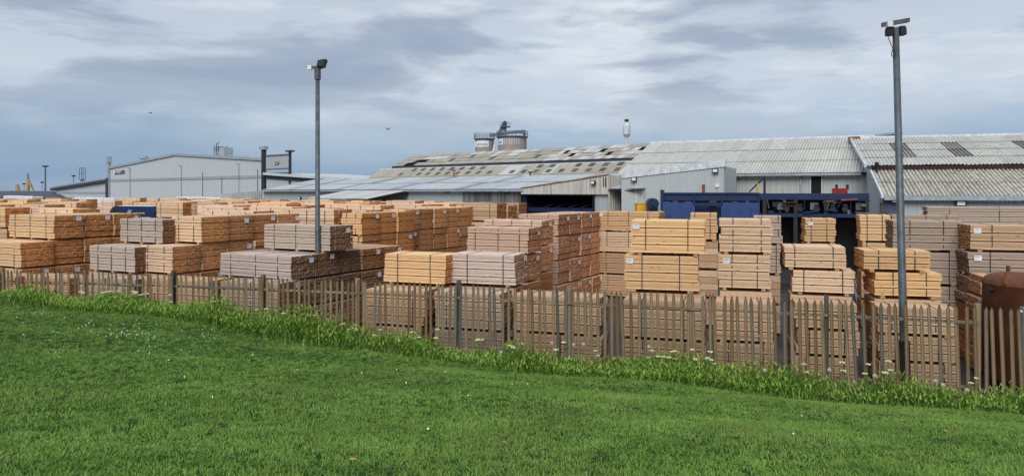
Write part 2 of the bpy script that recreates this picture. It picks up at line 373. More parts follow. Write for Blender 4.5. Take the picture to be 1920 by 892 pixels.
def grid(name, xs, ys, mat):
    X, Y = np.meshgrid(xs, ys); 
    Yf = np.interp(X, FX, FY)
    Yy = Y*(Yf+1.3-(-4))-4
    Z = lawn_z(X, Yy); v = np.stack([X, Yy, Z], -1).reshape(-1, 3); n = len(xs)
    f = [(r*n+c, r*n+c+1, r*n+n+c+1, r*n+n+c) for r in range(len(ys)-1) for c in range(n-1)]
    me = bpy.data.meshes.new(name); me.from_pydata(v.tolist(), [], f); me.materials.append(mat)
    me.polygons.foreach_set('use_smooth', [True]*len(f)); me.update(); return link(name, me)
lawn = grid('lawn', np.linspace(-30, 20, 140), np.linspace(0, 1, 110), M['soil'])
tag(lawn, 'sloping mown lawn in the foreground', kind='structure')
def strips(P, H, Wd, ang, lean, bend, name, mat, seed=0):
    "curved blades: root points P (n,3), heights, widths, facing angle, lean"
    n = len(P); rg = np.random.default_rng(seed)
    dx, dy = np.cos(ang), np.sin(ang); px, py = -dy, dx
    v = np.zeros((n, 5, 3)); 
    for k, (s, wf) in enumerate(((0, 1), (0, -1), (.55, .85), (.55, -.85), (1, 0))):
        off = lean*s+bend*s*s
        v[:, k, 0] = P[:, 0]+dx*off*H+px*Wd*wf*.5; v[:, k, 1] = P[:, 1]+dy*off*H+py*Wd*wf*.5
        v[:, k, 2] = P[:, 2]+H*s*np.sqrt(np.clip(1-(off*.75)**2, .1, 1))
    base = np.arange(n)*5
    q = np.stack([base, base+1, base+3, base+2], 1); t = np.stack([base+2, base+3, base+4], 1)
    loops = np.concatenate([q.reshape(-1), t.reshape(-1)]).astype(np.int32)
    starts = np.concatenate([np.arange(n)*4, n*4+np.arange(n)*3]).astype(np.int32); 
    me = bpy.data.meshes.new(name); me.vertices.add(n*5); me.vertices.foreach_set('co', v.reshape(-1))
    me.loops.add(len(loops)); me.loops.foreach_set('vertex_index', loops)
    me.polygons.add(2*n); me.polygons.foreach_set('loop_start', starts)
    me.materials.append(mat); me.update(calc_edges=True); me.validate(); return me
# mown grass: tufts scattered over the lawn in view
rg = np.random.default_rng(5)
tufts = []
for k in range(5):
    n = 16; P = np.zeros((n, 3)); P[:, :2] = rg.normal(0, .030, (n, 2))
    me = strips(P, rg.uniform(.016, .044, n), rg.uniform(.004, .008, n), rg.uniform(0, 6.28, n), rg.uniform(.15, 1.0, n), rg.uniform(.1, .6, n), 'grass_tuft', M['grass'])
    tufts.append(me)
def in_view(x, y, z, m=.06):
    u = x/np.maximum(y, .1)*F/960; return (np.abs(u) < 1+m) & (y > 3.2)
# one mesh of blades near the eye would be heavy: tufts are instanced on points by geometry nodes
pts = []
for (y0, y1, dens) in ((3.4, 6, 430), (6, 9, 320), (9, 13, 210), (13, 23, 140)):
    A = (y1-y0)*(2*.75*y1); n = int(A*dens); y = rg.uniform(y0, y1, n); x = rg.uniform(-.75*y1, .75*y1, n)
    k = in_view(x, y, 0) & (y < np.interp(x, FX, FY)-.15); pts.append(np.stack([x[k], y[k]], 1))
pts = np.concatenate(pts); pz = lawn_z(pts[:, 0], pts[:, 1])
pm = bpy.data.meshes.new('grass'); pm.vertices.add(len(pts)); pm.vertices.foreach_set('co', np.column_stack([pts, pz-.004]).reshape(-1)); pm.update()
grass = tag(link('grass', pm), 'short mown green grass covering the slope', 'grass', kind='stuff')
tcol = bpy.data.collections.new('tuft_shapes')
for me in tufts: tcol.objects.link(bpy.data.objects.new('grass_tuft', me))
ng = bpy.data.node_groups.new('scatter', 'GeometryNodeTree')
ng.interface.new_socket('Geometry', in_out='INPUT', socket_type='NodeSocketGeometry'); ng.interface.new_socket('Geometry', in_out='OUTPUT', socket_type='NodeSocketGeometry')
gi = ng.nodes.new('NodeGroupInput'); go = ng.nodes.new('NodeGroupOutput'); ip = ng.nodes.new('GeometryNodeInstanceOnPoints')
ci = ng.nodes.new('GeometryNodeCollectionInfo'); ci.inputs['Collection'].default_value = tcol; ci.inputs['Separate Children'].default_value = True
mp_ = ng.nodes.new('GeometryNodeMeshToPoints'); ip.inputs['Pick Instance'].default_value = True
rv = ng.nodes.new('FunctionNodeRandomValue'); rv.data_type = 'FLOAT_VECTOR'; rv.inputs[0].default_value = (-.12, -.12, 0); rv.inputs[1].default_value = (.12, .12, 6.283)
rs = ng.nodes.new('FunctionNodeRandomValue'); rs.data_type = 'FLOAT'; rs.inputs[2].default_value = .7; rs.inputs[3].default_value = 1.35
for a, b in ((gi.outputs[0], mp_.inputs['Mesh']), (mp_.outputs[0], ip.inputs['Points']), (ci.outputs[0], ip.inputs['Instance']), (rv.outputs[0], ip.inputs['Rotation']), (rs.outputs[1], ip.inputs['Scale']), (ip.outputs[0], go.inputs[0])): ng.links.new(a, b)
md = grass.modifiers.new('scatter', 'NODES'); md.node_group = ng
# unmown verge along the fence
n = 34000; x = rg.uniform(-16.5, 10.8, n); off = rg.gamma(2.2, .24, n)-.22; y = np.interp(x, FX, FY)-off
def clump(x):
    c = .5+.5*np.sin(x*1.9+.7*np.sin(x*.8)+1)*np.sin(x*.53+2)
    return np.clip(c, 0, 1)**1.5+.9*np.exp(-((x-3.7)/.8)**2)+.7*np.exp(-((x+10.9)/.9)**2)+1.0*np.exp(-((x+6.0)/2.8)**2)+.5*np.exp(-((x-7.6)/.5)**2)
hh = (.11+.29*clump(x))*rg.uniform(.5, 1.35, n)*np.clip(1.3-off*.8, .16, 1)
P = np.stack([x, y, lawn_z(x, y)-.02], 1)
me = strips(P, hh, rg.uniform(.008, .022, n), rg.uniform(0, 6.28, n), rg.uniform(0, .45, n), rg.uniform(.1, .8, n), 'verge_weeds', M['weed'])
tag(link('verge_weeds', me), 'unmown grass and weeds along the foot of the fence', 'weeds', kind='stuff')
# broad-leaved weeds in that verge
n = 21000; x = np.concatenate([rg.uniform(-16.5, 10.8, 14200), rg.normal(-10.6, 1.0, 2700), rg.normal(3.7, .8, 2300), rg.normal(-6.6, 1.2, 1800)])
off = rg.uniform(-.15, .85, n); y = np.interp(x, FX, FY)-off
z = lawn_z(x, y)+(rg.uniform(0, 1, n)**.7)*.56*np.clip(1.15-off, .12, 1)*(.25+.75*clump(x))
me = strips(np.stack([x, y, z], 1), rg.uniform(.05, .12, n), rg.uniform(.014, .032, n), rg.uniform(0, 6.28, n), rg.uniform(.3, .9, n), rg.uniform(0, .5, n), 'leafy_weeds', M['weed2'])
tag(link('leafy_weeds', me), 'pale green leafy weeds crowding the foot of the fence', 'weeds', kind='stuff')

n = 700; x = rg.uniform(-16, 10.8, n); y = np.interp(x, FX, FY)-rg.uniform(-.1, .75, n)
me = strips(np.stack([x, y, lawn_z(x, y)-.02], 1), rg.uniform(.15, .5, n), rg.uniform(.004, .009, n), rg.uniform(0, 6.28, n), rg.uniform(0, .9, n), rg.uniform(0, .5, n), 'dry_stalks', plain('dry_stalks', (.42, .36, .22), .8))
tag(link('dry_stalks', me), 'pale dead stalks standing among the fence weeds', 'stalks', kind='stuff')
# ------------------------------------------------------------------ buildings
U1, U2 = axes(41.8)      # the older sheds on the left
V1, V2 = axes(28.0)      # the long shed
G1, G2 = axes(18.4)      # the shed on the right
def v3(P, z): return Vector((P.x, P.y, z))
# --- far grey warehouse with its gable to the yard
A0 = gx(495, 110); tl = slide(A0, -U1, 207); A1 = A0-U1*tl; Am = A0-U1*(tl/2)
ze = zat(297, 110); zr = zat(288, Am.y)
t = thing('grey_warehouse', 'big smooth grey warehouse with low gable at far left', 'warehouse')
mb = MB(); back = Vector((-.37, .93))*40  # plan skewed: depth runs near the camera's line of sight, so the flank stays hidden
corr(mb, v3(A1, 0), v3(Am, 0), v3(Am, zr), v3(A1, ze), .9, .05, True); corr(mb, v3(Am, 0), v3(A0, 0), v3(A0, ze), v3(Am, zr), .9, .05, True); mb.build('gable_wall', M['clad_far'], t)
mb = MB()
mb.quad(v3(A0, 0), v3(A0+back, 0), v3(A0+back, ze), v3(A0, ze)); mb.build('side_wall', M['clad_far'], t); mb = MB(); mb.quad(v3(A1+back, 0), v3(A1, 0), v3(A1, ze), v3(A1+back, ze)); mb.build('side_wall', M['clad_far'], t)
mb = MB(); f_ = -U2*.25
for P, Q, zp, zq in ((A0, Am, ze, zr), (Am, A1, zr, ze)):
    mb.quad(v3(P+f_, zp+.05), v3(P+back, zp+.05), v3(Q+back, zq+.05), v3(Q+f_, zq+.05))
ro = mb.build('roof', M['roof_pale'], t)
mb = MB()
for P, Q, zp, zq in ((A0, Am, ze, zr), (Am, A1, zr, ze)):
    a, b = v3(P+f_, zp-.35), v3(Q+f_, zq-.35); h = Vector((0, 0, .42)); g = Vector((*(U2*.2), 0))
    mb.hexa([a, b, b+g, a+g, a+h, b+h, b+g+h, a+g+h])
mb.build('verge_trim', M['trim'], ro)
mb = MB(); mb.obox(A1-U2*.12, U1, U2, tl, .1, zat(331, 110)-.2, zat(331, 110)+.25); mb.build('band', M['trim'], t)
for px, top in ((207, 294), (495, 281)):
    P = A1-U1*.6 if px == 207 else A0-U1*.1; mb = MB(); mb.obox(P-U2*.4, U1, U2, .6, .5, 0, zat(top, P.y)); c_ = mb.build('corner_column', M['trim_dark'] if px == 495 else M['trim'], t)
    mb = MB(); zt = zat(top, P.y); mb.obox(P-U2*.55-U1*.4, U1, U2, 1.5, .7, zt-1.2 if px == 207 else zt, zt+.5 if px == 495 else zt+.01); mb.build('column_head', M['trim'], c_)
mb = MB(); P = A1+U1*2.4-U2*.22; mb.obox(P, U1, U2, 5.0, .1, zat(324.5, 143), zat(318.5, 143)); s_ = mb.build('sign', M['steel'], t)
text('svitzer', 1.05, M['logo_w'], (P.x+U1.x*.95-U2.x*.02, P.y+U1.y*.95-U2.y*.02, zat(323.4, 143)), U1, 'lettering', s_)
mb = MB(); q = P+U1*.45-U2*.04; cc = v3(q, zat(321.6, 143)); mb.beam(cc, cc-Vector((*(U2*.03), 0)), .33, n=12); mb.build('emblem', M['logo_w'], s_)
P = A0-U1*slide(A0, -U1, 398); mb = MB(); mb.obox(P+U2*2, -U1, U2, 1.6, 1.6, zr-1.0, zat(276, P.y+1)); b_ = mb.build('roof_plant', M['trim'], ro)
mb = MB(); P2 = P-U1*1.9+U2*2
for k in range(2):
    for j in range(2): q = P2-U1*(k*1.5)+U2*(j*1.5); mb.beam(v3(q, zr-1), v3(q, zat(271, P.y)), .07, n=4)
for h in (274, 279):
    zz_ = zat(h, P.y); c4 = [P2, P2-U1*1.5, P2-U1*1.5+U2*1.5, P2+U2*1.5]
    for i4 in range(4): mb.beam(v3(c4[i4], zz_), v3(c4[(i4+1) % 4], zz_), .08, n=4)
mb.build('roof_ladder_frame', M['steel'], ro); mb = MB(); q = P2-U1*.7; mb.beam(v3(q, zr-1), v3(q, zat(268, P.y)), .1, n=6); mb.beam(v3(q, zat(268, P.y)), v3(q+U1*.9, zat(266, P.y)), .08, n=6)
mb.build('roof_pole', M['steel'], ro)
P = A1+U1*slide(A1, U1, 254)+U2*1.5; mb = MB(); mb.lathe((P.x, P.y, ze-.5), [(.5, 0), (.5, 1.9), (.85, 1.9), (.85, 2.4), (.0, 2.45)], 10); mb.build('roof_vent', M['trim'], ro)
# lean-to on its left
B1 = A1-U1*slide(A1, -U1, 105); zl, zh = zat(350, B1.y), zat(336, A1.y)
t = thing('sloping_annex', 'low grey lean-to with dark verge left of the big grey warehouse', 'shed')
q0 = A1-U1*1.0
mb = MB(); mb.poly([v3(B1, 0), v3(q0, 0), v3(q0, zh), v3(B1, zl)]); mb.quad(v3(B1+U2*20, 0), v3(B1, 0), v3(B1, zl), v3(B1+U2*20, zl)); mb.build('wall', M['clad_far'], t)
mb = MB(); e = U1*2.5
for dz0, dz1, m_ in ((-.55, .0, 0), (.0, .35, 1)):
    a, b = v3(B1-e-U2*.5, zl-.35+dz0), v3(q0-U2*.5, zh+dz0); g = Vector((*(U2*20), 0)); h = Vector((0, 0, dz1-dz0)); mb.hexa([a, b, b+g, a+g, a+h, b+h, b+g+h, a+g+h], m_)
mb.build('roof', [M['trim_dark'], M['trim']], t)
mb = MB(); mb.obox(B1-U2*.1, U1, U2, 33, .09, 4.0, 4.35); mb.build('band', M['trim'], t)
mb = MB(); mb.obox(q0-U2*.5-U1*.3, U1, U2, 1.2, .5, 0, zh+.2); mb.build('downpipe_column', M['trim_dark'], t)
# lean-to on its right, with the raised screen above
C1 = A0+U1*slide(A0, U1, 700); zh, zl = zat(325, A0.y), zat(338, C1.y)
t = thing('canopy_annex', 'low grey wing with thin white sloping roof right of the big warehouse', 'shed')
a0 = A0+U1*.7
mb = MB(); mb.poly([v3(a0, 0), v3(C1, 0), v3(C1, zl), v3(a0, zh)]); mb.build('wall', M['clad_far'], t)
mb = MB()
for z0, z1, m_, o_ in ((-.75, -.25, 1, .2), (-.25, .1, 0, .6)):
    a, b = v3(a0-U2*o_, zh+z0), v3(C1-U2*o_, zl+z0); g = Vector((*(U2*14), 0)); h = Vector((0, 0, z1-z0)); mb.hexa([a, b, b+g, a+g, a+h, b+h, b+g+h, a+g+h], m_)
mb.build('roof', [M['trim_light'], M['trim_dark']], t)
P = A0+U1*.9-U2*.2; Lp = slide(P, U1, 541)
t = thing('raised_screen', 'grey ribbed screen panel raised on posts above the warehouse wing', 'screen')
zb, zt = zat(318, 107), zat(292, 107)
mb = MB(); corr(mb, v3(P, zb), v3(P+U1*Lp, zb), v3(P+U1*Lp, zt), v3(P, zt), .3, .05, True); mb.quad(v3(P+U2*.2, zb), v3(P+U1*Lp+U2*.2, zb), v3(P+U1*Lp+U2*.2, zt), v3(P+U2*.2, zt)); mb.build('panel', M['clad'], t)
mb = MB()
for z in (zb-.6, zb, zt): mb.obox(P-U2*.12, U1, U2, Lp, .3, z, z+.18)
mb.build('frame_rail', M['steel'], t)
q = P+U1*Lp; mb = MB(); mb.obox(q, U1, U2, .3, .3, 3, zat(285, q.y)); mb.obox(q-U1*.5-U2*.2, U1, U2, 1.3, .7, zat(285, q.y), zat(282, q.y)); mb.build('post', M['trim_dark'], t)
q = P+U1*(Lp*.42)-U2*.08; zs = zat(309, 107); mb = MB(); mb.obox(q, U1, U2, 1.1, .05, zs, zs+.42); s_ = mb.build('sign', M['dark'], t)
text('svitzer', .34, M['logo_w'], (q.x+U1.x*.08-U2.x*.02, q.y+U1.y*.08-U2.y*.02, zs+.12), U1, 'lettering', s_)

# --- low pale shed C
Ce = gx(497, 75); LC = 44.5; Cr = Ce+U2*5.77; zE = zat(356, 75); zR = zat(337, Cr.y)
t = thing('pale_roofed_shed', 'long low shed with pale blue-grey roof behind the central timber rows', 'shed')
def c_special(i, j):
    if j == 0 and i % 7 == 4: return M['light_pane']
    if j == 1 and i % 7 == 5: return M['light_pane']
roof(t, v3(Ce-U2*.3, zE), v3(Ce+U1*LC-U2*.3, zE), v3(Cr+U1*LC, zR), v3(Cr, zR), 40, 2, M['roof_pale'], .18, .03, c_special)
mb = MB(); mb.quad(v3(Cr, zR), v3(Cr+U1*LC, zR), v3(Cr+U1*LC+U2*6, zE), v3(Cr+U2*6, zE)); mb.build('rear_roof', M['roof_pale'], t)
def Cp(px): return Ce+U1*slide(Ce, U1, px)
wall(t, Ce, Cp(868), 0, zE-.06, zE-.06, M['clad'], .22, .035)
pk = MB(); P = Cp(868); L = (Cp(983)-P).length; k = 0; x_ = 0
while x_ < L:
    wd = rnd.uniform(.13, .2); o_ = rnd.uniform(.0, .035); pk.obox(P+U1*x_-U2*(.03+o_), U1, U2, wd-.012, .04, rnd.uniform(0, .1), zE-.08-rnd.choice((0, 0, 0, .08))); x_ += wd
pk.obox(P, U1, U2, L, .02, 0, zE-.1)
pl = pk.build('board_cladding', M['boards'], t); pl['kind'] = 'stuff'
mb = MB(); mb.poly([v3(Ce+U2*11.7, 0), v3(Ce, 0), v3(Ce, zE), v3(Cr, zR), v3(Ce+U2*11.7, zE)]); mb.quad(v3(Ce+U1*LC, 0), v3(Ce+U1*LC+U2*11.7, 0), v3(Ce+U1*LC+U2*11.7, zE), v3(Ce+U1*LC, zE)); mb.quad(v3(Ce+U2*11.7, 0), v3(Ce+U2*11.7+U1*LC, 0), v3(Ce+U2*11.7+U1*LC, zE), v3(Ce+U2*11.7, zE)); mb.build('end_wall', M['clad'], t)
mb = MB(); mb.obox(Ce-U2*.42, U1, U2, 35, .14, zE-.16, zE-.03); mb.build('gutter', M['trim'], t)
def flood(parent, px, py, P, n, s=.34):
    q = v3(P, zat(py, P.y)); u = Vector((-n.y, n.x)); mb = MB(); mb.obox(P-u*(s/2)+n*.12, u, n, s, .12, q.z-s*.4, q.z+s*.35); mb.obox(P-u*.04, u, n, .08, .14, q.z-.04, q.z+.04)
    f = mb.build('floodlight', M['dark'], parent); mb = MB(); mb.obox(P-u*(s*.36)+n*.245, u, n, s*.72, .01, q.z-s*.26, q.z+s*.22); mb.build('lens', M['white'], f)
for px, py in ((565, 371), (840, 358), (953, 358)): flood(t, px, py, Cp(px), -U2)
# sheet screen left of C
t = thing('sheet_screen', 'short ribbed sheet fence running forward from the pale shed corner', 'fence')
q = Ce-U2*slide(Ce, -U2, 415); mb = MB(); corr(mb, v3(q, 0), v3(Ce-U1*.25, 0), v3(Ce-U1*.25, zE-.05), v3(q, zat(364, q.y)), .25, .02, True); mb.build('sheets', M['clad_light'], t)
mb = MB(); mb.obox(Ce-U1*.2-U2*.1, U1, U2, .25, .3, 0, zE+.02); mb.build('corner_post', M['trim_light'], t)
# open-fronted canopy against C
t = thing('open_canopy', 'white-roofed open-fronted canopy against the pale shed', 'canopy')
P0 = Cp(655)-U2*.05; P1 = Cp(766)-U2*.05; dep = 4.2
Q0 = P0-U2*dep; Q1 = P1-U2*dep; zf = zat(372, Q0.y)
mb = MB(); roof(t, v3(Q0, zf), v3(Q1, zf), v3(P1, zE-.05), v3(P0, zE-.05), 9, 1, M['roof_white'], .2, .035)
mb = MB(); Lq = (Q1-Q0).length
for k in (0, .5, 1): mb.obox(Q0+U1*(Lq*k-.1*(k > .9))+U2*.1, U1, U2, .14, .14, 0, zf-.1)
mb.obox(Q0+U2*.08, U1, U2, Lq, .16, zf-.5, zf-.12); mb.build('front_frame', M['steel'], t)
mb = MB(); corr(mb, v3(Q1, 0), v3(Q1+U2*1.5, 0), v3(Q1+U2*1.5, zf-.1), v3(Q1, zf-.1), .2, .03, True); mb.build('side_sheet', M['boards'], t)
mb = MB(); mb.beam(v3(Q1+U2*1.4, zf-.3), v3(P1, zE-.35), .07, n=4); mb.beam(v3(Q1, zf-.05), v3(P1, zE-.12), .06, n=4); mb.build('side_rail', M['dark'], t)
# --- rusty annex K at the end of C
K0 = Cp(983)-U2*.35; LK_ = slide(K0, U1, 1140); K1 = K0+U1*LK_
t = thing('rust_streaked_annex', 'cream sheet shed front with rust streaks over a dark loading opening', 'shed')
z0a, z1a = zat(353, K0.y), zat(328, K1.y); zb = zat(364, K0.y)
wall(t, K0, K1, zb, z0a, z1a, M['clad_rust'], .19, .035, 'fascia')
mb = MB(); a, b = v3(K0-U2*.06, z0a-.03), v3(K1-U2*.06, z1a-.03); g = Vector((*(U2*.3), 0)); h = Vector((0, 0, .07)); mb.hexa([a, b, b+g, a+g, a+h, b+h, b+g+h, a+g+h]); mb.build('verge_flashing', M['rust'], t)
mb = MB(); mb.quad(v3(K0, z0a), v3(K1, z1a), v3(K1+U2*6, z1a), v3(K0+U2*6, z0a)); mb.build('roof', M['roof_pale'], t)
ko = slide(K0, U1, 1112); K2 = K0+U1*ko
wall(t, K2+U2*.2, K1+U2*.2, 0, zb+.1, zb+.1, M['clad'], .22, .035)
wall(t, K1, K1+U2*6, 0, z1a, z1a, M['clad_rust'], .2, .03, 'return_wall')
mb = MB(); mb.quad(v3(K0+U2*7, 0), v3(K2+U2*7, 0), v3(K2+U2*7, 5), v3(K0+U2*7, 5)); mb.quad(v3(K0, 0), v3(K0+U2*7, 0), v3(K0+U2*7, 4.4), v3(K0, 4.4)); mb.quad(v3(K2, 0), v3(K2+U2*7, 0), v3(K2+U2*7, 4.4), v3(K2, 4.4)); mb.quad(v3(K0+U2*.3, zb+.05), v3(K2+U2*.3, zb+.05), v3(K2+U2*7, zb+.05), v3(K0+U2*7, zb+.05)); mb.build('dark_interior', M['void'], t)  # inner faces coloured near-black in place of real shade
mb = MB()
for px in (0, ko-.22): mb.obox(K0+U1*px+U2*.25, U1, U2, .2, .2, 0, zb)
mb.obox(K0+U2*.6, U1, U2, ko, .2, 3.0, 3.3); mb.obox(K0+U2*.3, U1, U2, ko, .2, zb-.1, zb+.02); mb.build('opening_frame', M['blue'], t)
for px in (1012, 1034, 1058, 1080): q = K0+U1*slide(K0, U1, px)+U2*.5; mb = MB(); mb.beam(v3(q, 3.32), v3(q+U2*.8+U1*.3, 3.55), .06, n=8); mb.build('roller', M['dark'], t)
mb = MB(); q = K0+U1*slide(K0, U1, 1131); mb.obox(q-U2*.03, U1, U2, .3, .12, zat(334, q.y)-.55, zat(333, q.y)); mb.build('rusty_hatch', plain('dark_rust', (.06, .025, .014), .9), t)
flood(t, 1115, 342, K0+U1*slide(K0, U1, 1115), -U2)

# --- D beige roof and E upper roof behind C
Dr = gx(713, 93); LD = 46; zr = zat(318, 93); De = Dr-U2*5; zde = zr-3.0
t = thing('beige_roofed_shed', 'beige corrugated roof with two rows of small dark rooflights', 'shed')
def d_special(i, j):
    if (i, j) in ((19, 2), (20, 2), (24, 2), (22, 1)): return M['roof_white']
ro = roof(t, v3(De, zde), v3(De+U1*LD, zde), v3(Dr+U1*LD, zr), v3(Dr, zr), 40, 3, M['roof_beige'], .18, .03, d_special)
dn = (Dr-De).length; rr_ = random.Random(2)
for k in range(24):
    for s0_, x0_ in ((.70, 5.2), (.88, 6.6)):
        x_ = x0_+k*1.62
        if x_ > LD-2 or rr_.random() < .08 or (s0_ > .8 and 19 < x_ < 26): continue
        mb = MB(); a_ = v3(De, zde).lerp(v3(Dr, zr), s0_)+v3(U1*x_, 0); up3 = (v3(Dr, zr)-v3(De, zde)).normalized()*.62; n3 = Vector((*U1, 0)).cross(up3).normalized()*.05; l3 = v3(U1*.62, 0)
        corr(mb, a_+n3, a_+l3+n3, a_+l3+up3+n3, a_+up3+n3, .18, .03); mb.build('rooflight', M['skylight'], ro)
mb = MB(); mb.quad(v3(De, 0), v3(De+U1*LD, 0), v3(De+U1*LD, zde), v3(De, zde)); mb.poly([v3(Dr+U2*4, 0), v3(De, 0), v3(De, zde), v3(Dr, zr), v3(Dr+U2*4, zr-2)]); mb.quad(v3(De+U1*LD, 0), v3(Dr+U1*LD+U2*4, 0), v3(Dr+U1*LD+U2*4, zr-2), v3(De+U1*LD, zde)); mb.build('wall', M['clad'], t)
mb = MB(); mb.quad(v3(Dr, zr), v3(Dr+U1*LD, zr), v3(Dr+U1*LD+U2*1.2, zr-.3), v3(Dr+U2*1.2, zr-.3)); mb.beam(v3(Dr, zr), v3(Dr+U1*LD, zr), .08, n=6); mb.build('ridge', M['trim_light'], t)
for px, hh_ in ((851, 1.0), (994, .6)):
    q = Dr-U2*2.4; q = q+U1*slide(q, U1, px); z_ = zr-1.5; mb = MB(); mb.beam(v3(q, z_-.2), v3(q, z_+hh_), .07, n=6); mb.obox(q-U1*.25-U2*.1, U1, U2, .5, .2, z_+hh_, z_+hh_+.12); mb.build('roof_vent', M['rust'] if px < 900 else M['dark'], t)
Er = gx(775, 97); LE = 40; zer = zat(291, 97); Ee = Er-U2*3.5; zee = zat(312, Ee.y)
t = thing('patched_roof_shed', 'upper shed with holed and white-patched corrugated roof on the skyline', 'shed')
rr_ = random.Random(9)
def e_special(i, j):
    f = i/60
    if f > .60 and f < .93:
        if (i+2*j) % 7 == 1 and j in (1, 2): return False
        if rr_.random() < (.5 if j < 3 else .3): return M['roof_white']
        return None
    if f < .15 and j in (0, 1) and 2*j+2 < i < 2*j+6: return False
    if f < .2 and j == 2 and i > 5: return M['roof_white']
    if j == 3 and .28 < f < .55 and rr_.random() < .7: return M['roof_white']
    if j == 2 and .36 < f < .5 and rr_.random() < .25: return M['roof_white']
    if j in (1, 2) and (i+j) % 5 == 0: return M['light_pane'] if i % 2 else M['skylight']
roof(t, v3(Ee, zee), v3(Ee+U1*LE, zee), v3(Er+U1*LE, zer), v3(Er, zer), 60, 4, M['roof_beige'], .17, .03, e_special, jit=.03)
q = Ee+U2*.15
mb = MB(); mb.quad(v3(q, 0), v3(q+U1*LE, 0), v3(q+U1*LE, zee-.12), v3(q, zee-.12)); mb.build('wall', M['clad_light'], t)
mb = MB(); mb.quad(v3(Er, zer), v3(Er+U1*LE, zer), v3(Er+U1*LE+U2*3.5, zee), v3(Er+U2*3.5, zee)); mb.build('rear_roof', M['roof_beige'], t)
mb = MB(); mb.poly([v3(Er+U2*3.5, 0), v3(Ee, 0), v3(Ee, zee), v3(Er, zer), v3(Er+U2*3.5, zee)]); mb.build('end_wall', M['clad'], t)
mb = MB(); mb.obox(Ee-U2*.1, U1, U2, LE, .12, zee-.15, zee-.02); mb.build('gutter', M['trim_dark'], t)

# --- long shed H with its wall, door and the sheet-clad block I before it
He = gx(1583, 47); th = 15.2; zhe = zat(324, 47); zhr = 8.37; Hl = He-V1*th; Hr0 = Hl+V2*8; Hr1 = He+V2*8+V1*1.5
t = thing('long_grey_shed', 'long shed with weathered grey corrugated roof right of centre', 'shed')
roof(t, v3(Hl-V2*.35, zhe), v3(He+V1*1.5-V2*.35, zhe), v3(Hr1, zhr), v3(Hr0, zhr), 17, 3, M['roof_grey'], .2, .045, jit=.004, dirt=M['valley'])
mb = MB(); mb.beam(v3(Hr0, zhr+.02), v3(Hr1, zhr+.02), .1, n=6); mb.build('ridge_cap', M['trim_light'], t)
mb = MB(); mb.quad(v3(Hr0, zhr), v3(Hr1, zhr), v3(Hr1+V2*8, zhe), v3(Hr0+V2*8, zhe)); mb.build('rear_roof', M['roof_grey'], t)
wall(t, Hl, He+V1*1.5, 0, zhe-.1, zhe-.1, M['clad_stain'], .2, .035)
mb = MB(); mb.poly([v3(Hl+V2*16, 0), v3(Hl, 0), v3(Hl, zhe), v3(Hr0, zhr), v3(Hl+V2*16, zhe)]); mb.build('end_wall', M['clad'], t)
mb = MB(); mb.obox(Hl-V2*.5, V1, V2, th+1, .16, zhe-.16, zhe-.02); mb.build('gutter', M['trim'], t)
q = Hl+V1*slide(Hl, V1, 1521)-V2*.08; dw = slide(q, V1, 1540); mb = MB(); mb.obox(q, V1, V2, dw, .1, 2.5, zat(331, q.y)); d_ = mb.build('doorway', M['void'], t)  # black slab on the wall, the shade behind the opening as colour
mb = MB(); mb.obox(q-V1*.08-V2*.03, V1, V2, .08, .12, 2.5, zat(330, q.y)); mb.obox(q+V1*dw-V2*.03, V1, V2, .08, .12, 2.5, zat(330, q.y)); mb.obox(q-V1*.08-V2*.03, V1, V2, dw+.16, .12, zat(331, q.y), zat(329, q.y)); mb.build('frame', M['trim_light'], d_)
q = Hl+V1*slide(Hl, V1, 1502)-V2*.1; mb = MB(); mb.beam(v3(q, 2.5), v3(q, zhe-.2), .06, n=8); mb.build('downpipe', M['trim'], t)
I0 = gx(1166, 46); I1 = gx(1357, 43.5); iu = (I1-I0).normalized(); iv = Vector((-iu.y, iu.x)); LI = (I1-I0).length
t = thing('sheet_clad_block', 'pale blue-grey ribbed block with sloping parapet before the long shed', 'shed')
zi0, zi1 = zat(333, 46), zat(311, 43.5)
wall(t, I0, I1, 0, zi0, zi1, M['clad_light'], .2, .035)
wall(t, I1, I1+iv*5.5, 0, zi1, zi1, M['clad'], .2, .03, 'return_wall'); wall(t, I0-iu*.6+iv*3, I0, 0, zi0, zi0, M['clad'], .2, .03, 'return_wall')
mb = MB(); a, b = v3(I0-iv*.08, zi0-.05), v3(I1+iu*.1-iv*.08, zi1-.05); g = Vector((*(iv*.35), 0)); h = Vector((0, 0, .42)); mb.hexa([a, b, b+g, a+g, a+h, b+h, b+g+h, a+g+h]); mb.build('parapet_trim', M['trim_light'], t)
mb = MB(); mb.quad(v3(I0, zi0-.02), v3(I1, zi1-.02), v3(I1+iv*6, zi1-.02), v3(I0+iv*6, zi0-.02)); mb.build('roof', M['roof_pale'], t)
flood(t, 1190, 336, I0+iu*slide(I0, iu, 1190), -iv); flood(t, 1342, 320, I0+iu*slide(I0, iu, 1342), -iv)
q = I0+iu*slide(I0, iu, 1317); mb = MB(); mb.obox(q-iv*.12, iu, iv, .16, .14, 3.6, zat(346, q.y)); mb.build('rusty_pipe', M['rust'], t)
q = I0+iu*slide(I0, iu, 1342); mb = MB(); mb.obox(q-iv*.12, iu, iv, .2, .1, zat(351, q.y), zat(345, q.y)); mb.build('junction_box', M['white'], t)
for px, z1_ in ((1191, 338), (1342, 323)):
    q = I0+iu*slide(I0, iu, px); mb = MB(); mb.obox(q-iv*.045, iu, iv, .22, .02, 3.4, zat(z1_, q.y)-.15); mb.build('stained_strip', M['clad_rust'], t)
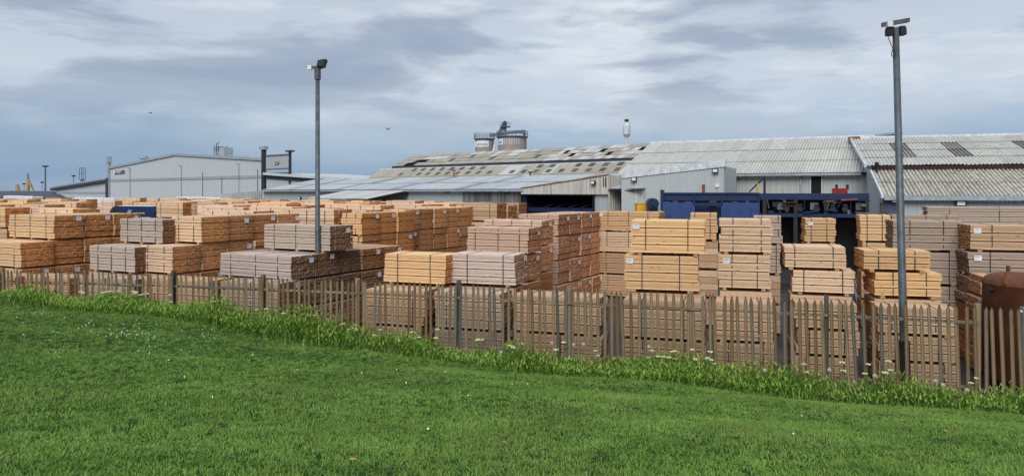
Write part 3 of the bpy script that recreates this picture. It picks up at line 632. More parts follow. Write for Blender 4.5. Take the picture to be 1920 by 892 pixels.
# --- right-hand shed J
Jf = gx(1656, 40); Jr = gx(1600, 52.4); g2 = (Jr-Jf).normalized(); g1 = Vector((g2.y, -g2.x)); LJ = 17
zje = zat(368, 40); zjr = zat(260, 52.4); Jb = Jf+g2*((Jr-Jf).length*.32); zjb = zat(319, Jb.y)
t = thing('right_hand_shed', 'shed at right with mossy lower roof and rooflights in the upper slope', 'shed')
roof(t, v3(Jf-g2*.3, zje), v3(Jf-g2*.3+g1*LJ, zje), v3(Jb+g1*LJ, zjb), v3(Jb, zjb), 17, 2, M['roof_moss'], .2, .065, jit=.02, name='lower_roof', dirt=M['valley_moss_shade'])
def j_special(i, j):
    if j in (1, 2) and i in (2, 5, 9): return M['skylight']
up_ = .25
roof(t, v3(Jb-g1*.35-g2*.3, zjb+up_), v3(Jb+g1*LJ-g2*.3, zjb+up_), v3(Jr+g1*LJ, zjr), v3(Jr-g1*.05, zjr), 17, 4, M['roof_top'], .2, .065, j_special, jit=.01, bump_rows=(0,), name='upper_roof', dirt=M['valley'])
mb = MB(); mb.obox(Jb+g2*.02, g1, g2, LJ, .05, zjb-.15, zjb+up_-.04); mb.build('rusty_upstand', M['rust'], t)
mb = MB(); mb.beam(v3(Jr-g1*.1, zjr+.03), v3(Jr+g1*LJ, zjr+.03), .11, n=6); mb.build('ridge_cap', M['trim_light'], t)
Jk = Jr+g2*7; zjk = zat(323, Jk.y)
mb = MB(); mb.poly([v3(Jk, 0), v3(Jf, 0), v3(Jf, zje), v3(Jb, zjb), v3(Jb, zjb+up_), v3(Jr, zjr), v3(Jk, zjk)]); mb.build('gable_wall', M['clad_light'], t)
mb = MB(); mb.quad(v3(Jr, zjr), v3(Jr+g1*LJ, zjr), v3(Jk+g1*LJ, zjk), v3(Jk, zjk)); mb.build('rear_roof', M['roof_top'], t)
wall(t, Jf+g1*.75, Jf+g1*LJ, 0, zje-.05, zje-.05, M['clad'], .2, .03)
mb = MB(); mb.obox(Jf-g2*.02, g1, g2, .75, .1, 0, zje-.1); mb.build('blue_grey_door', plain('slate_blue_paint', (.06, .085, .12), .5), t)
mb = MB(); mb.obox(Jf-g2*.42, g1, g2, LJ, .14, zje-.2, zje-.04); mb.build('gutter', M['trim'], t)
mb = MB(); h = Vector((0, 0, .2)); g = Vector((*(g1*.12), 0))
for P, Q, zp, zq in ((Jf-g2*.3, Jb, zje, zjb), (Jb-g2*.3, Jr, zjb+up_, zjr)):
    a, b = v3(P-g1*.14-(g1*.3 if P.y > 42 else g1*0), zp-.1), v3(Q-g1*.14-(g1*.1 if P.y > 42 else g1*0), zq-.1); mb.hexa([a, a+g, b+g, b, a+h, a+g+h, b+g+h, b+h])
mb.build('verge_trim', M['trim_light'], t)
mb = MB(); q = Jr-g1*.3-g2*.3; mb.obox(q, g1, g2, .7, .6, zjr-.2, zjr+.12); mb.build('rusty_ridge_end', M['rust'], t)
q = Jb-g2*.6; q = q+g1*slide(q, g1, 1644); mb = MB(); mb.lathe((q.x, q.y, zjb-.2), [(.06, 0), (.06, .45), (.12, .45), (.12, .62), (0, .68)], 10); mb.build('flue', M['dark'], t)
P = Jf+g1*slide(Jf, g1, 1800); flood(t, 1808, 380, P, -g2, .5)
P = Jf+g1*slide(Jf, g1, 1672); mb = MB(); mb.obox(P-g2*.3, g1, g2, .18, .3, zat(379, P.y), zat(376, P.y)); mb.build('camera_housing', M['white'], t)
# gable window and hazard board
gn = Vector((-g2.y, g2.x))
q = Jf+g2*.35; mb = MB(); mb.obox(q+gn*.02, g2, gn, .62, .05, zat(381, 40.4), zat(369.5, 40.4)); w_ = mb.build('window', M['trim_light'], t)
for k in (0, 1): mb = MB(); mb.obox(q+gn*.06+g2*(.06+.28*k), g2, gn, .22, .02, zat(380, 40.4), zat(370.5, 40.4)); mb.build('pane', M['glass_dark'], w_)
t = thing('hazard_sign', 'small yellow and black warning board on the right-hand gable', 'sign')
mb = MB(); z0, z1 = zat(397, 40.4), zat(384, 40.4); mb.obox(q+gn*.02, g2, gn, .55, .02, z0, z1+.12); mb.build('board', M['yellow'], t)
mb = MB()
for k in range(3): zz_ = z0+.02+k*.12; mb.quad(v3(q+gn*.046, zz_), v3(q+gn*.046+g2*.55, zz_+.06), v3(q+gn*.046+g2*.55, zz_+.11), v3(q+gn*.046, zz_+.05))
mb.obox(q+gn*.042, g2, gn, .55, .008, z1-.02, z1+.1); mb.build('stripes', M['dark'], t)
# --- another roof peeping over H
P = gx(1500, 80); Q = gx(1704, 72); zz_ = zat(249, 72)
t = thing('distant_roof_shed', 'flat grey roof with slanted end peeping over the long shed ridge', 'shed')
mb = MB(); u = (Q-P).normalized(); v = Vector((-u.y, u.x)); L = (Q-P).length
mb.poly([v3(P, 0), v3(Q, 0), v3(Q, zz_-.9), v3(Q-u*1.2, zz_), v3(P, zz_-.6)]); mb.quad(v3(Q, 0), v3(Q+v*12, 0), v3(Q+v*12, zz_-.9), v3(Q, zz_-.9)); mb.build('wall', M['clad_light'], t)
mb = MB(); mb.quad(v3(P-v*.3, zz_-.6), v3(Q-u*1.2-v*.3, zz_), v3(Q-u*1.2+v*12, zz_), v3(P+v*12, zz_-.6)); mb.quad(v3(Q-u*1.2-v*.3, zz_), v3(Q-v*.3, zz_-.9), v3(Q+v*12, zz_-.9), v3(Q-u*1.2+v*12, zz_)); mb.beam(v3(P-v*.4, zz_-.62), v3(Q-u*1.2-v*.4, zz_-.02), .13, n=4); mb.beam(v3(Q-u*1.2-v*.4, zz_), v3(Q-v*.4, zz_-.9), .13, n=4); mb.build('roof', M['trim'], t)

# ------------------------------------------------------------------ silos and flue
def silo(pxa, pxb, ytop, d, label):
    r = (pxb-pxa)/2/F*d; c = gx((pxa+pxb)/2, d+r); zt = zat(ytop, d+r*.4)
    t = thing('storage_silo', label, 'silo', 'round silos on the skyline')
    prof = [(r, 0)]; z = 0
    while z < zt-1.25: z += 1.2; prof += [(r, min(z, zt-.05)), (r+.03, min(z, zt-.05)), (r+.03, min(z+.06, zt)), (r, min(z+.06, zt))]
    prof += [(r, zt), (0, zt+.3)]
    mb = MB(); mb.lathe((c.x, c.y, 0), prof, 40); mb.build('drum', M['concrete'], t, False)
    mb = MB(); mb.lathe((c.x, c.y, zt), [(r+.02, -.2), (r+.3, -.1), (r+.3, .05), (0, .06)], 32); mb.build('walkway', M['steel'], t)
    mb = MB()
    for k in range(24):
        an = 2*math.pi*k/24; p = Vector((c.x+(r+.25)*math.cos(an), c.y+(r+.25)*math.sin(an), zt)); mb.beam(p, p+Vector((0, 0, 1.1)), .045, n=4)
        an2 = 2*math.pi*(k+1)/24; p2 = Vector((c.x+(r+.25)*math.cos(an2), c.y+(r+.25)*math.sin(an2), zt))
        for h in (.55, 1.1): mb.beam(p+Vector((0, 0, h)), p2+Vector((0, 0, h)), .04, n=4)
    mb.build('guard_rail', M['steel'], t)
    return t, c, r, zt
def curved(mb, c, r, a0, a1, z0, z1, n=10, m=0):
    for k in range(n):
        p = [a0+(a1-a0)*(k+j)/n for j in (0, 1)]
        A, B = [(c.x+r*math.cos(q), c.y+r*math.sin(q)) for q in p]; mb.quad((*A, z0), (*B, z0), (*B, z1), (*A, z1), m)
t1, c1, r1, zt1 = silo(891, 926, 260, 152, 'smaller left silo with a white name banner')
mb = MB(); curved(mb, c1, r1+.06, R(-172), R(-62), zt1-1.75, zt1-.5); s_ = mb.build('banner', M['logo_w'], t1)
mb0 = None
for k, ch in enumerate('LENNON'):
    an = R(-142+k*11.5); p = (c1.x+(r1+.09)*math.cos(an), c1.y+(r1+.09)*math.sin(an), zt1-1.45); text(ch, .72, M['print'], p, (-math.sin(an), math.cos(an)), 'letter', s_, .02)
t2, c2, r2, zt2 = silo(933, 988, 256, 146, 'larger right silo with a white banner and pale ribs')
mb = MB(); curved(mb, c2, r2+.06, R(-172), R(-128), zt2-1.65, zt2-.45); s_ = mb.build('banner', M['logo_w'], t2)
for k, ch in enumerate('ON'):
    an = R(-158+k*13); p = (c2.x+(r2+.09)*math.cos(an), c2.y+(r2+.09)*math.sin(an), zt2-1.4); text(ch, .8, M['print'], p, (-math.sin(an), math.cos(an)), 'letter', s_, .02)
for k in range(7):
    an = R(-122+k*9.5); mb = MB(); curved(mb, c2, r2+.08, an, an+R(4), zt2-1.6, zt2-.45, 2); mb.build('pale_rib', M['clad_light'], t2)
t = thing('silo_elevator', 'dark grain elevator head and conveyor on top of the silos', 'elevator')
d = 148; zb = zt2+.06
def X(px): return gx(px, d).x
mb = MB(); mb.box(X(944), X(950), d-.4, d+.4, zb-3, zat(238, d)); mb.build('leg_casing', M['steel'], t)
mb = MB(); mb.box(X(939), X(957), d-.9, d+.9, zat(239, d), zat(237, d)); 
for px in (939, 945, 951, 957): mb.beam((X(px), d-.9, zat(237, d)), (X(px), d-.9, zat(231, d)), .05, n=4)
for h in (231, 234): mb.beam((X(939), d-.9, zat(h, d)), (X(957), d-.9, zat(h, d)), .05, n=4)
mb.build('head_platform', M['steel'], t)
mb = MB(); mb.lathe((0, 0, 0), [(0, 0)], 3); mb = MB(); 
hp = [(X(941), zat(238, d)), (X(950), zat(238, d)), (X(950), zat(229, d)), (X(947), zat(227, d)), (X(943.5), zat(229, d)), (X(941.5), zat(233, d))]
mb.poly([(x_, d-.5, z_) for x_, z_ in hp]); mb.poly([(x_, d+.5, z_) for x_, z_ in hp][::-1])
for k in range(len(hp)): a, b = hp[k], hp[(k+1) % len(hp)]; mb.quad((a[0], d-.5, a[1]), (a[0], d+.5, a[1]), (b[0], d+.5, b[1]), (b[0], d-.5, b[1]))
mb.build('head_housing', M['dark'], t)
mb = MB(); mb.beam((X(936), d, zat(252, d)), (X(943), d, zat(236, d)), .55, n=4); mb.build('inclined_chute', M['steel'], t)
mb = MB(); mb.beam((X(918), d, zat(254, d)), (X(945), d, zat(251, d)), .45, n=4); mb.beam((X(944), d, zat(250, d)), (X(985), d, zat(246.5, d)), .4, n=4); mb.box(X(980), X(985), d-.6, d+.6, zb, zat(245.5, d)); mb.build('conveyor', M['steel'], t)
mb = MB(); mb.beam((X(929), d-6, zat(272, 142)), (X(926), d-6.5, zat(286, 142)), .22, n=6); mb.build('drain_pipe', M['trim_light'], t)
t = thing('roof_flue', 'white bulbous exhaust flue with dark cap beside the long shed roof', 'flue')
c = gx(1175, 88); k = 88/F
def zz2(py): return zat(py, 88)
mb = MB(); mb.lathe((c.x, c.y, 0), [(3*k, 5), (3*k, zz2(262)), (3*k, zz2(258)), (7*k, zz2(252)), (7*k, zz2(236)), (4*k, zz2(229.5)), (3.6*k, zz2(229))], 10); mb.build('body', M['trim_light'], t)
mb = MB(); mb.lathe((c.x, c.y, 0), [(3.8*k, zz2(229)), (3.8*k, zz2(224)), (0, zz2(223.5))], 10); mb.build('cap', M['dark'], t)

# ------------------------------------------------------------------ blue sorting machine before the long shed
t = thing('blue_conveyor', 'dark blue steel sorting conveyor with hopper before the long shed', 'conveyor')
b0 = gx(1243, 42.5); bu = (gx(1630, 39.5)-b0).normalized(); bv = Vector((-bu.y, bu.x))
def bp(px): return slide(b0, bu, px)
LB = bp(1630); x1 = bp(1425)
mb = MB(); mb.obox(b0+bv*.2, bu, bv, x1, .12, 3.88, 4.30); mb.obox(b0+bv*1.4, bu, bv, x1, .12, 3.8, 4.34); mb.obox(b0+bv*.32, bu, bv, x1, 1.08, 3.80, 3.9); mb.obox(b0+bv*.12, bu, bv, x1, .08, 4.25, 4.33); mb.build('trough', M['blue'], t)
for a, b in ((bp(1243), bp(1303)), (bp(1352), bp(1424))):
    mb = MB(); mb.obox(b0+bu*a-bv*.1, bu, bv, b-a, 1.2, 2.2, 3.78)
    for k in (.15, .8): mb.obox(b0+bu*(a+(b-a)*k)-bv*.16, bu, bv, .1, .06, 2.2, 3.5)
    mb.build('hopper', M['blue_tank'], t)
mb = MB(); mb.obox(b0+bu*bp(1303)+bv*.5, bu, bv, bp(1352)-bp(1303), .5, 2.2, 3.78); mb.obox(b0+bu*bp(1300)-bv*.1, bu, bv, bp(1356)-bp(1300), .12, 3.6, 3.76); mb.build('centre_panel', M['navy'], t)
mb = MB(); a = x1+.02; mb.obox(b0+bu*a, bu, bv, LB-a, .15, 3.95, 4.30); mb.obox(b0+bu*a, bu, bv, LB-a, .15, 3.0, 3.2); mb.obox(b0+bu*a+bv*1.3, bu, bv, LB-a, .15, 3.0, 4.28); mb.obox(b0+bu*a+bv*.15, bu, bv, LB-a, 1.1, 4.1, 4.2); mb.build('frame_beam', M['navy'], t)
for px in (1430, 1488, 1545, 1622):
    mb = MB(); mb.obox(b0+bu*bp(px)-bv*.02, bu, bv, .2, 1.5, 0, 4.05); mb.build('leg', M['dark'], t)
for px in (1458, 1520, 1606): mb = MB(); mb.obox(b0+bu*bp(px)+bv*.2, bu, bv, .4, .6, 3.4, 3.8); mb.build('gearbox', M['steel'], t)
for px in (1475, 1500, 1532, 1562, 1585):
    mb = MB(); q = b0+bu*bp(px)+bv*.05; mb.beam(v3(q, 3.45), v3(q+bv*1.2, 3.45), .16, n=10); mb.obox(q-bu*.1, bu, bv, .2, .15, 3.55, 3.72); mb.build('drive_roller', M['dark'], t)
rc = random.Random(21)
for k in range(26):
    px = rc.uniform(1436, 1616); q = b0+bu*bp(px)+bv*rc.uniform(-.12, .2); z_ = rc.uniform(3.15, 3.95); mb = MB()
    if k % 3 == 0: mb.beam(v3(q, z_), v3(q+bu*rc.uniform(.3, .9), z_+rc.uniform(-.1, .1)), rc.uniform(.025, .06), n=8)
    elif k % 3 == 1: mb.obox(q, bu, bv, rc.uniform(.12, .35), rc.uniform(.1, .3), z_, z_+rc.uniform(.08, .25))
    else: mb.beam(v3(q, 3.95), v3(q+bu*rc.uniform(-.25, .25), rc.uniform(3.1, 3.5)), .022, n=6)
    mb.build(('hydraulic_pipe', 'valve_block', 'hose')[k % 3], M[rc.choice(('dark', 'steel', 'navy', 'blue', 'rust'))], t)
for px in (1262, 1284, 1330, 1372, 1398):
    q = b0+bu*bp(px)-bv*.05; mb = MB(); mb.obox(q, bu, bv, rc.uniform(.15, .4), .2, 3.78, 3.78+rc.uniform(.04, .12)); mb.build('debris', M['lath'], t)
for px in (1243, 1300, 1352, 1422):
    q = b0+bu*bp(px)+bv*.08; mb = MB(); mb.obox(q, bu, bv, .07, .1, 3.8, 4.3); mb.build('stiffener', M['navy'], t)
mb = MB(); mb.obox(b0+bu*.3+bv*1.6, bu, bv, LB-.5, .1, 0, 3.8); mb.obox(b0+bu*x1+bv*1.5, bu, bv, LB-x1, 5, 2.96, 3.0); mb.build('shade_panel', M['void'], t)  # added black sheets standing in for the shade beneath the machine
q = gx(1224, 42.8); mb = MB(); mb.beam((q.x, q.y-.2, zat(382, 42.8)), (q.x, q.y+.5, zat(382, 42.8)), .33, n=16); mb.beam((q.x, q.y-.35, zat(382, 42.8)), (q.x, q.y, zat(382, 42.8)), .16, n=12); mb.box(q.x-.3, q.x+.3, q.y-.1, q.y+.4, 2.4, zat(386, 42.8)); mb.build('motor', M['navy'], t)
mb = MB(); q = b0-bu*.15; mb.obox(q, bu, bv, .14, 1.2, 3.3, 4.5); mb.build('end_plate', M['navy'], t)
mb = MB(); q = b0+bu*bp(1434)+bv*.3; mb.beam(v3(q, 4.2), v3(q, zat(331, q.y)), .07, n=4); mb.beam(v3(q, zat(332, q.y)), v3(b0+bu*bp(1405)+bv*.3, zat(360, 41)), .04, n=6); mb.build('hand_rail', M['dark'], t)
mb = MB(); q = b0+bu*bp(1421)+bv*.3; mb.beam(v3(q, 4.2), v3(q, zat(344, q.y)), .05, n=4); mb.build('marker_post', M['yellow'], t)
mb = MB(); q = b0+bu*bp(1565)+bv*.6; mb.obox(q, bu, bv, bp(1593)-bp(1565), .5, 4.2, zat(353, q.y)); 
m_ = mb.build('hydraulic_pack', M['red'], t)
for k in (.2, .75): mb = MB(); p = q+bu*k+bv*.2; mb.beam(v3(p, 4.5), v3(p, 4.78), .07, n=8); mb.build('filler_cap', M['dark'], m_)
t = thing('yellow_bin', 'small yellow steel box beside the round blue motor', 'bin')
q = gx(1194, 43.5); mb = MB(); mb.box(q.x, q.x+.62, q.y, q.y+.6, 2.4, zat(382.5, 43.5)); mb.box(q.x-.03, q.x+.65, q.y-.03, q.y+.63, zat(382.5, 43.5), zat(381, 43.5)); mb.box(q.x+.05, q.x+.15, q.y+.1, q.y+.2, 0, 2.4); mb.box(q.x+.47, q.x+.57, q.y+.1, q.y+.2, 0, 2.4); mb.build('box', M['yellow'], t)
# offcuts on the yard
t = thing('timber_bearers', 'loose grey bearers lying on the wet yard beside the gap', 'timber')
for k in range(5):
    a = gx(1596+k*4, 36); b = gx(1612+k*5, 26); mb = MB(); dv = (b-a).normalized(); mb.obox(a, dv, Vector((-dv.y, dv.x)), (b-a).length, .12, .01+.0*k, .13); mb.build('beam', M['boards'], t)

# ------------------------------------------------------------------ timber packs
BL, BD, BH = 2.4, 1.05, .2           # size of the shared layer shape
def layer_mesh(seed):
    r = random.Random(seed); mb = MB(); rows, cols = 4, 9; th = BH/rows; wd = BD/cols
    for i in range(rows):
        for j in range(cols):
            e0, e1 = r.uniform(-.013, .009), r.uniform(-.009, .013); fy = r.uniform(-.012, .010) if j in (0, cols-1) else 0
            mb.box(e0, BL+e1, j*wd+.002+fy, (j+1)*wd-.002+fy, i*th+.002, (i+1)*th-.005, 0, 1)
    return mb.mesh('board_layer', [M['side'], M['end']])
LAYERS = [layer_mesh(s) for s in range(7)]
def strap_mesh():
    mb = MB(); w_, e = .011, .005
    mb.box(-w_, w_, -e, 0, -.0, 1, 0); mb.box(-w_, w_, 1, 1+e, 0, 1, 0); mb.box(-w_, w_, -e, 1+e, 1, 1+e, 0)
    return mb.mesh('strap', M['strap'])
STRAP = strap_mesh()
mb = MB(); mb.box(-.05, .05, 0, 1, 0, .075); BEAR = mb.mesh('bearer', M['bearer'])
mb = MB(); mb.box(.05, BL-.05, .06, BD-.06, 0, .022); LATH = mb.mesh('lath', M['lath'])
mb = MB(); mb.box(0, .008, 0, .17, 0, .15, 0); mb.box(.008, .0095, .02, .12, .105, .12, 1); mb.box(.008, .0095, .02, .08, .05, .06, 1); TAGE = mb.mesh('label_sheet', [M['paper'], M['print']])
mb = MB(); mb.box(0, .17, -.008, 0, 0, .13, 0); mb.box(.02, .13, -.0095, -.008, .09, .105, 1); mb.box(.02, .09, -.0095, -.008, .04, .05, 1); TAGF = mb.mesh('label_sheet', [M['paper'], M['print']])
def far_mesh(seed):
    r = random.Random(seed); mb = MB(); n = 4; h = .83/n
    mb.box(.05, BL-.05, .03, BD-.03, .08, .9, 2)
    for i in range(n):
        for k in range(2):
            z0 = .075+i*(h+.015)+k*h/2
            for j in range(4): mb.box(r.uniform(-.02, .01), BL+r.uniform(-.01, .02), j*BD/4+.003, (j+1)*BD/4-.003, z0+.002, z0+h/2-.003, 0, 1)
    for x in (.4, BL/2, BL-.4)[::r.choice((1, 2))]:
        mb.box(x-.016, x+.016, -.006, BD+.006, .08, .913, 2); mb.box(x-.05, x+.05, 0, BD, 0, .075, 3)
    return mb.mesh('timber_pack', [M['side'], M['end'], M['strap'], M['bearer']])
FARS = [far_mesh(50+s) for s in range(6)]
TONE = {'yellow': (.84, .54, .28, .88), 'pale': (.82, .59, .40, .88), 'pink': (.77, .53, .39, .82), 'grey': (.54, .455, .40, .46), 'brown': (.56, .375, .235, .80),
        'orange': (.80, .55, .34, .90), 'ash': (.66, .54, .455, .78), 'dull': (.50, .39, .315, .58)}
foot = []; low = MB()
def pack(C, e1, e2, L, D, z0, h, tone, label, group, r, tagat='end', nstrap=None):
    rz = math.atan2(e1.y, e1.x); jx, jy, ja = r.uniform(-.05, .05), r.uniform(-.035, .035), r.uniform(-.012, .012)
    C = C+e1*jx+e2*jy
    t = thing('timber_pack', label, 'timber pack', group, (C.x, C.y, z0), rz+ja*1.6)
    tn = TONE[tone]; k = r.uniform(.88, 1.12); hue = r.uniform(-.05, .05)
    col = (min(1, tn[0]*k*(1+hue*.4)), tn[1]*k, tn[2]*k*(1-hue), tn[3]*r.uniform(.85, 1.2))
    n = 4 if h > .75 else 3; lh = (h-.075-.022*(n-1))/n
    for i in range(n):
        o = link('board_layer', r.choice(LAYERS), t); o.location = (r.uniform(-.03, .03), r.uniform(-.014, .014), .075+i*(lh+.022)); o.scale = (L/BL, D/BD, lh/BH); o.color = col
        if i: o2 = link('lath', LATH, t); o2.location = (0, 0, .075+i*(lh+.022)-.022); o2.scale = (L/BL, D/BD, 1)
    ns = nstrap or (2 if L < 1.9 else 3)
    for i in range(ns):
        x = L*((i+.5)/ns if ns > 2 else (.22, .78)[i])+r.uniform(-.08, .08)
        o = link('strap', STRAP, t); o.location = (x, -.004, .073); o.scale = (1, D+.008, h-.073)
    for i in range(2 if L < 2.2 else 3):
        o = link('bearer', BEAR, t); o.location = (L*(.12, .88, .5)[i], .01, 0); o.scale = (1, D-.02, 1)
    if r.random() < .28: tagat = 'none'
    if tagat == 'end':
        o = link('label_sheet', TAGE, t); o.location = (L+.024, D-.32+r.uniform(-.1, .1), h-.22+r.uniform(-.03, .03))
    elif tagat == 'front':
        o = link('label_sheet', TAGF, t); o.location = (r.uniform(.02, .12), -.014, h-.21+r.uniform(-.03, .03))
    elif tagat == 'left':
        o = link('label_sheet', TAGE, t); o.location = (-.024-.008, .2, h-.22)
    return t
TIER = {1: ('',), 2: ('lower', 'upper'), 3: ('lowest', 'middle', 'top'), 4: ('lowest', 'second', 'third', 'top'), 5: ('lowest', 'second', 'third', 'fourth', 'top')}
DEEP = ('front', 'second', 'third', 'fourth', 'fifth', 'sixth')
def stack(desc, pxL, pxR, d, phi, zs, tone, n=1, starts=None, ends=None, tags='end', D=1.05, shifts=None, first=0, seed=0, hid=0):
    "packs piled between the columns pxL and pxR; d: distance of the right front corner; zs: tier heights; n: packs one behind another"
    e1, e2 = axes(phi); Rf = gx(pxR, d); L = -slide(Rf, e1, pxL); C0 = Rf-e1*L; r = random.Random(int(pxL*7+d*13)+seed)
    nt_ = len(zs)-1
    for k in range(nt_):
        for j in range((starts[k] if starts else 0), (ends[k] if ends else n)):
            tn = tone[k] if isinstance(tone, (list, tuple)) else tone
            if isinstance(tn, (list, tuple)): tn = tn[j % len(tn)]
            lab = TIER[nt_][k] if nt_ <= 5 else 'level %d' % k
            row = (', '+DEEP[j]+' row') if n > 1 else ''
            label = '%s timber pack, %s%s, %s' % ({'grey': 'weathered grey', 'dull': 'grey-brown', 'pink': 'pinkish', 'yellow': 'bright yellow', 'pale': 'pale', 'brown': 'brownish', 'orange': 'orange-ended', 'ash': 'ash-grey'}[tn], lab or 'single', row, desc)
            C = C0+e2*(j*(D+.03)); sx = shifts[k] if shifts else 0
            if k < hid:
                for i in range(4): q_ = (zs[k+1]-zs[k]-.08)/4; low.obox(C, e1, e2, L, D, zs[k]+.075+i*q_, zs[k]+.075+(i+1)*q_-.015, 0, 1)
                continue
            pack(C+e1*sx, e1, e2, L, D, zs[k], zs[k+1]-zs[k]-.004, tn, label, 'stacked timber packs', r, tags if not (tags == 'mix') else r.choice(('end', 'front')))
    for j in range(n): m_ = C0+e1*(L/2)+e2*(j*(D+.03)+D/2); foot.append((m_.x, m_.y, max(L, D)/2))
T4 = [0, .92, 1.84, 2.76, 3.66]; S3_ = [0, .6, 1.2, 1.84]
FZ = [0, .88, 1.84]
# piles standing right behind the fence
stack('pile behind the fence at the far left edge', -70, 30, 22.2, 18, FZ, 'brown', D=.95)
stack('pile behind the fence below the leftmost orange rows', 38, 130, 22.0, 18, FZ, 'brown', D=.95)
stack('pile behind the fence under the small grey pack', 142, 252, 21.6, 18, FZ, 'dull', D=.95)
stack('pile behind the fence left of the long grey pack', 268, 398, 21.2, 18, FZ, 'brown', D=.95)
stack('pile behind the fence under the long grey pack', 414, 522, 20.6, 18, FZ, 'dull', D=.95)
stack('pile behind the fence, first right of the short lamp post', 684, 794, 19.0, 17, FZ, 'brown', D=.95)
stack('pile behind the fence, second right of the short lamp post', 818, 942, 18.4, 17, FZ, 'dull', D=.95)
stack('pile behind the fence, third right of the short lamp post', 967, 1129, 17.8, 17, FZ, 'brown', D=.95)
stack('pile behind the fence below the tall yellow stack', 1168, 1319, 17.2, 16, FZ, 'brown', D=.95)
stack('pile behind the fence between yellow stack and gap', 1342, 1452, 16.9, 16, FZ, 'brown', D=.95)
stack('pile behind the fence in the gap left of tall lamp post', 1490, 1606, 16.8, 16, S3_, 'brown', D=.95)
stack('pile behind the fence at the tall lamp post foot', 1650, 1797, 16.1, 15, S3_, 'brown', D=.95)
stack('pile half hidden by the rusty tank', 1836, 1990, 17.4, 15, [0, .6, 1.2, 1.84, 2.36], 'brown', D=.95)
# second line of stacks
stack('stack between short lamp post and grey stack', 718, 833, 19.9, 20, [0, .9, 1.84, 2.69], ['brown', 'brown', 'yellow'], tags='front', hid=2)
stack('grey-topped stack in front of the centre rows', 847, 966, 19.6, 20, [0, .9, 1.84, 2.71], ['brown', 'brown', 'ash'], hid=2)
stack('centre stack behind the grey-topped one', 876, 989, 22.9, 26, [0, .7, 1.56, 2.41, 3.27], 'pink', hid=2)
stack('centre stack, second behind the grey-topped one', 905, 1012, 25.2, 28, [0, .75, 1.6, 2.5, 3.41], 'pink', hid=2)
stack('long centre row ending at the dark opening', 972, 1046, 27.4, 28.5, [0, .9, 1.8, 2.7, 3.55], 'pink', n=5, ends=[5, 5, 5, 4])
stack('stack before the rust-streaked shed corner', 1120, 1237, 30.0, 24, [0, .94, 1.84, 2.72, 3.57], ['brown', 'brown', 'pale', 'yellow'], tags='front')
stack('tall yellow stack right of centre', 1184, 1322, 18.4, 16, [0, .92, 1.84, 2.78, 3.68], ['pale', 'pale', 'yellow', 'yellow'], tags='front', shifts=[0, 0, -.16, 0], hid=2)
stack('small stack peeping behind the tall yellow stack', 1297, 1346, 24, 16, [0, .92, 1.84, 2.78, 3.70], 'yellow', tags='front', hid=3)
stack('tall pale stack next right of the yellow one', 1350, 1447, 18.9, 16, [0, .92, 1.84, 2.77, 3.69], 'pale', tags='front', hid=2)
stack('dark weathered stack just behind the tall pale one', 1412, 1463, 22.6, 18, [0, .92, 1.84, 2.75, 3.65], 'dull', tags='none', hid=2)
stack('low stack in the gap before the blue conveyor', 1482, 1597, 18.2, 17, [0, .6, 1.2, 1.82, 2.43, 3.03], ['pink', 'pink', 'pink', 'pale', 'pale'], tags='none', shifts=[0, 0, 0, .02, -.12], hid=3)
stack('lone small stack under the conveyor', 1510, 1567, 25.2, 14, [0, .9, 1.8, 2.62, 3.48], 'yellow', tags='front', hid=2)
stack('stack leaning at the tall lamp post', 1640, 1765, 17.3, 13, [0, .62, 1.25, 1.86, 2.48, 3.0], ['pale', 'pale', 'pale', 'yellow', 'yellow'], tags='none', shifts=[0, 0, 0, 0, -.22], hid=3)
stack('pale stack left of the tall lamp post', 1615, 1673, 23.5, 18, [0, .92, 1.84, 2.76, 3.65], 'yellow', tags='none', hid=2)
stack('big grey stack right of the tall lamp post', 1678, 1806, 19.8, 17, [0, .92, 1.84, 2.75, 3.61], 'dull', tags='none', hid=1)
stack('stack above the rusty tank at the right edge', 1815, 1975, 18.4, 16, [0, .75, 1.5, 2.22, 2.86, 3.55], ['dull', 'dull', 'dull', 'dull', 'brown'], tags='front', hid=2)
stack('long far stack before the right-hand shed', 1740, 2010, 32, 18, [0, .92, 1.84, 2.76, 3.72], 'dull', tags='none', hid=3)
stack('grey far stack behind the tall lamp post', 1672, 1800, 28, 18, [0, .9, 1.75, 2.6, 3.5], 'dull', tags='none', hid=3)
# rows on the left
stack('receding orange rows between the lamp post and centre', 717, 757, 30.2, 28.5, T4, 'orange', n=5, tags='mix', hid=2)
stack('short rows just right of the short lamp post', 640, 678, 27.3, 28.5, [0, .92, 1.84, 2.74, 3.6], ['dull', 'pink', 'yellow', 'yellow'], n=3, hid=1)
stack('low brown rows behind the short lamp post', 413, 544, 21.6, 28.5, [0, .92, 1.75, 2.5], ['dull', 'dull', ['grey', 'dull', 'dull', 'brown', 'brown']], n=5)
stack('long grey pack across the short lamp post', 494, 618, 22.8, 28.5, [2.5, 3.34], 'grey')
stack('orange rows left of the long grey pack', 264, 321, 22.5, 28.5, [0, .92, 1.84, 2.72, 3.6], ['brown', 'brown', 'pale', 'pale'], n=5, starts=[0, 0, 0, 1], hid=1)
stack('weathered stack right of the leftmost rows', 167, 249, 22.7, 28.5, [0, .92, 1.84, 2.68, 3.50], ['brown', 'brown', 'grey', 'grey'], n=2, starts=[0, 0, 0, 1], tags='none', hid=2)
stack('leftmost orange rows beside the weathered stack', -45, 38, 24.3, 28.5, [0, .92, 1.84, 2.72, 3.58], 'orange', n=4, starts=[0, 0, 0, 1], hid=1)
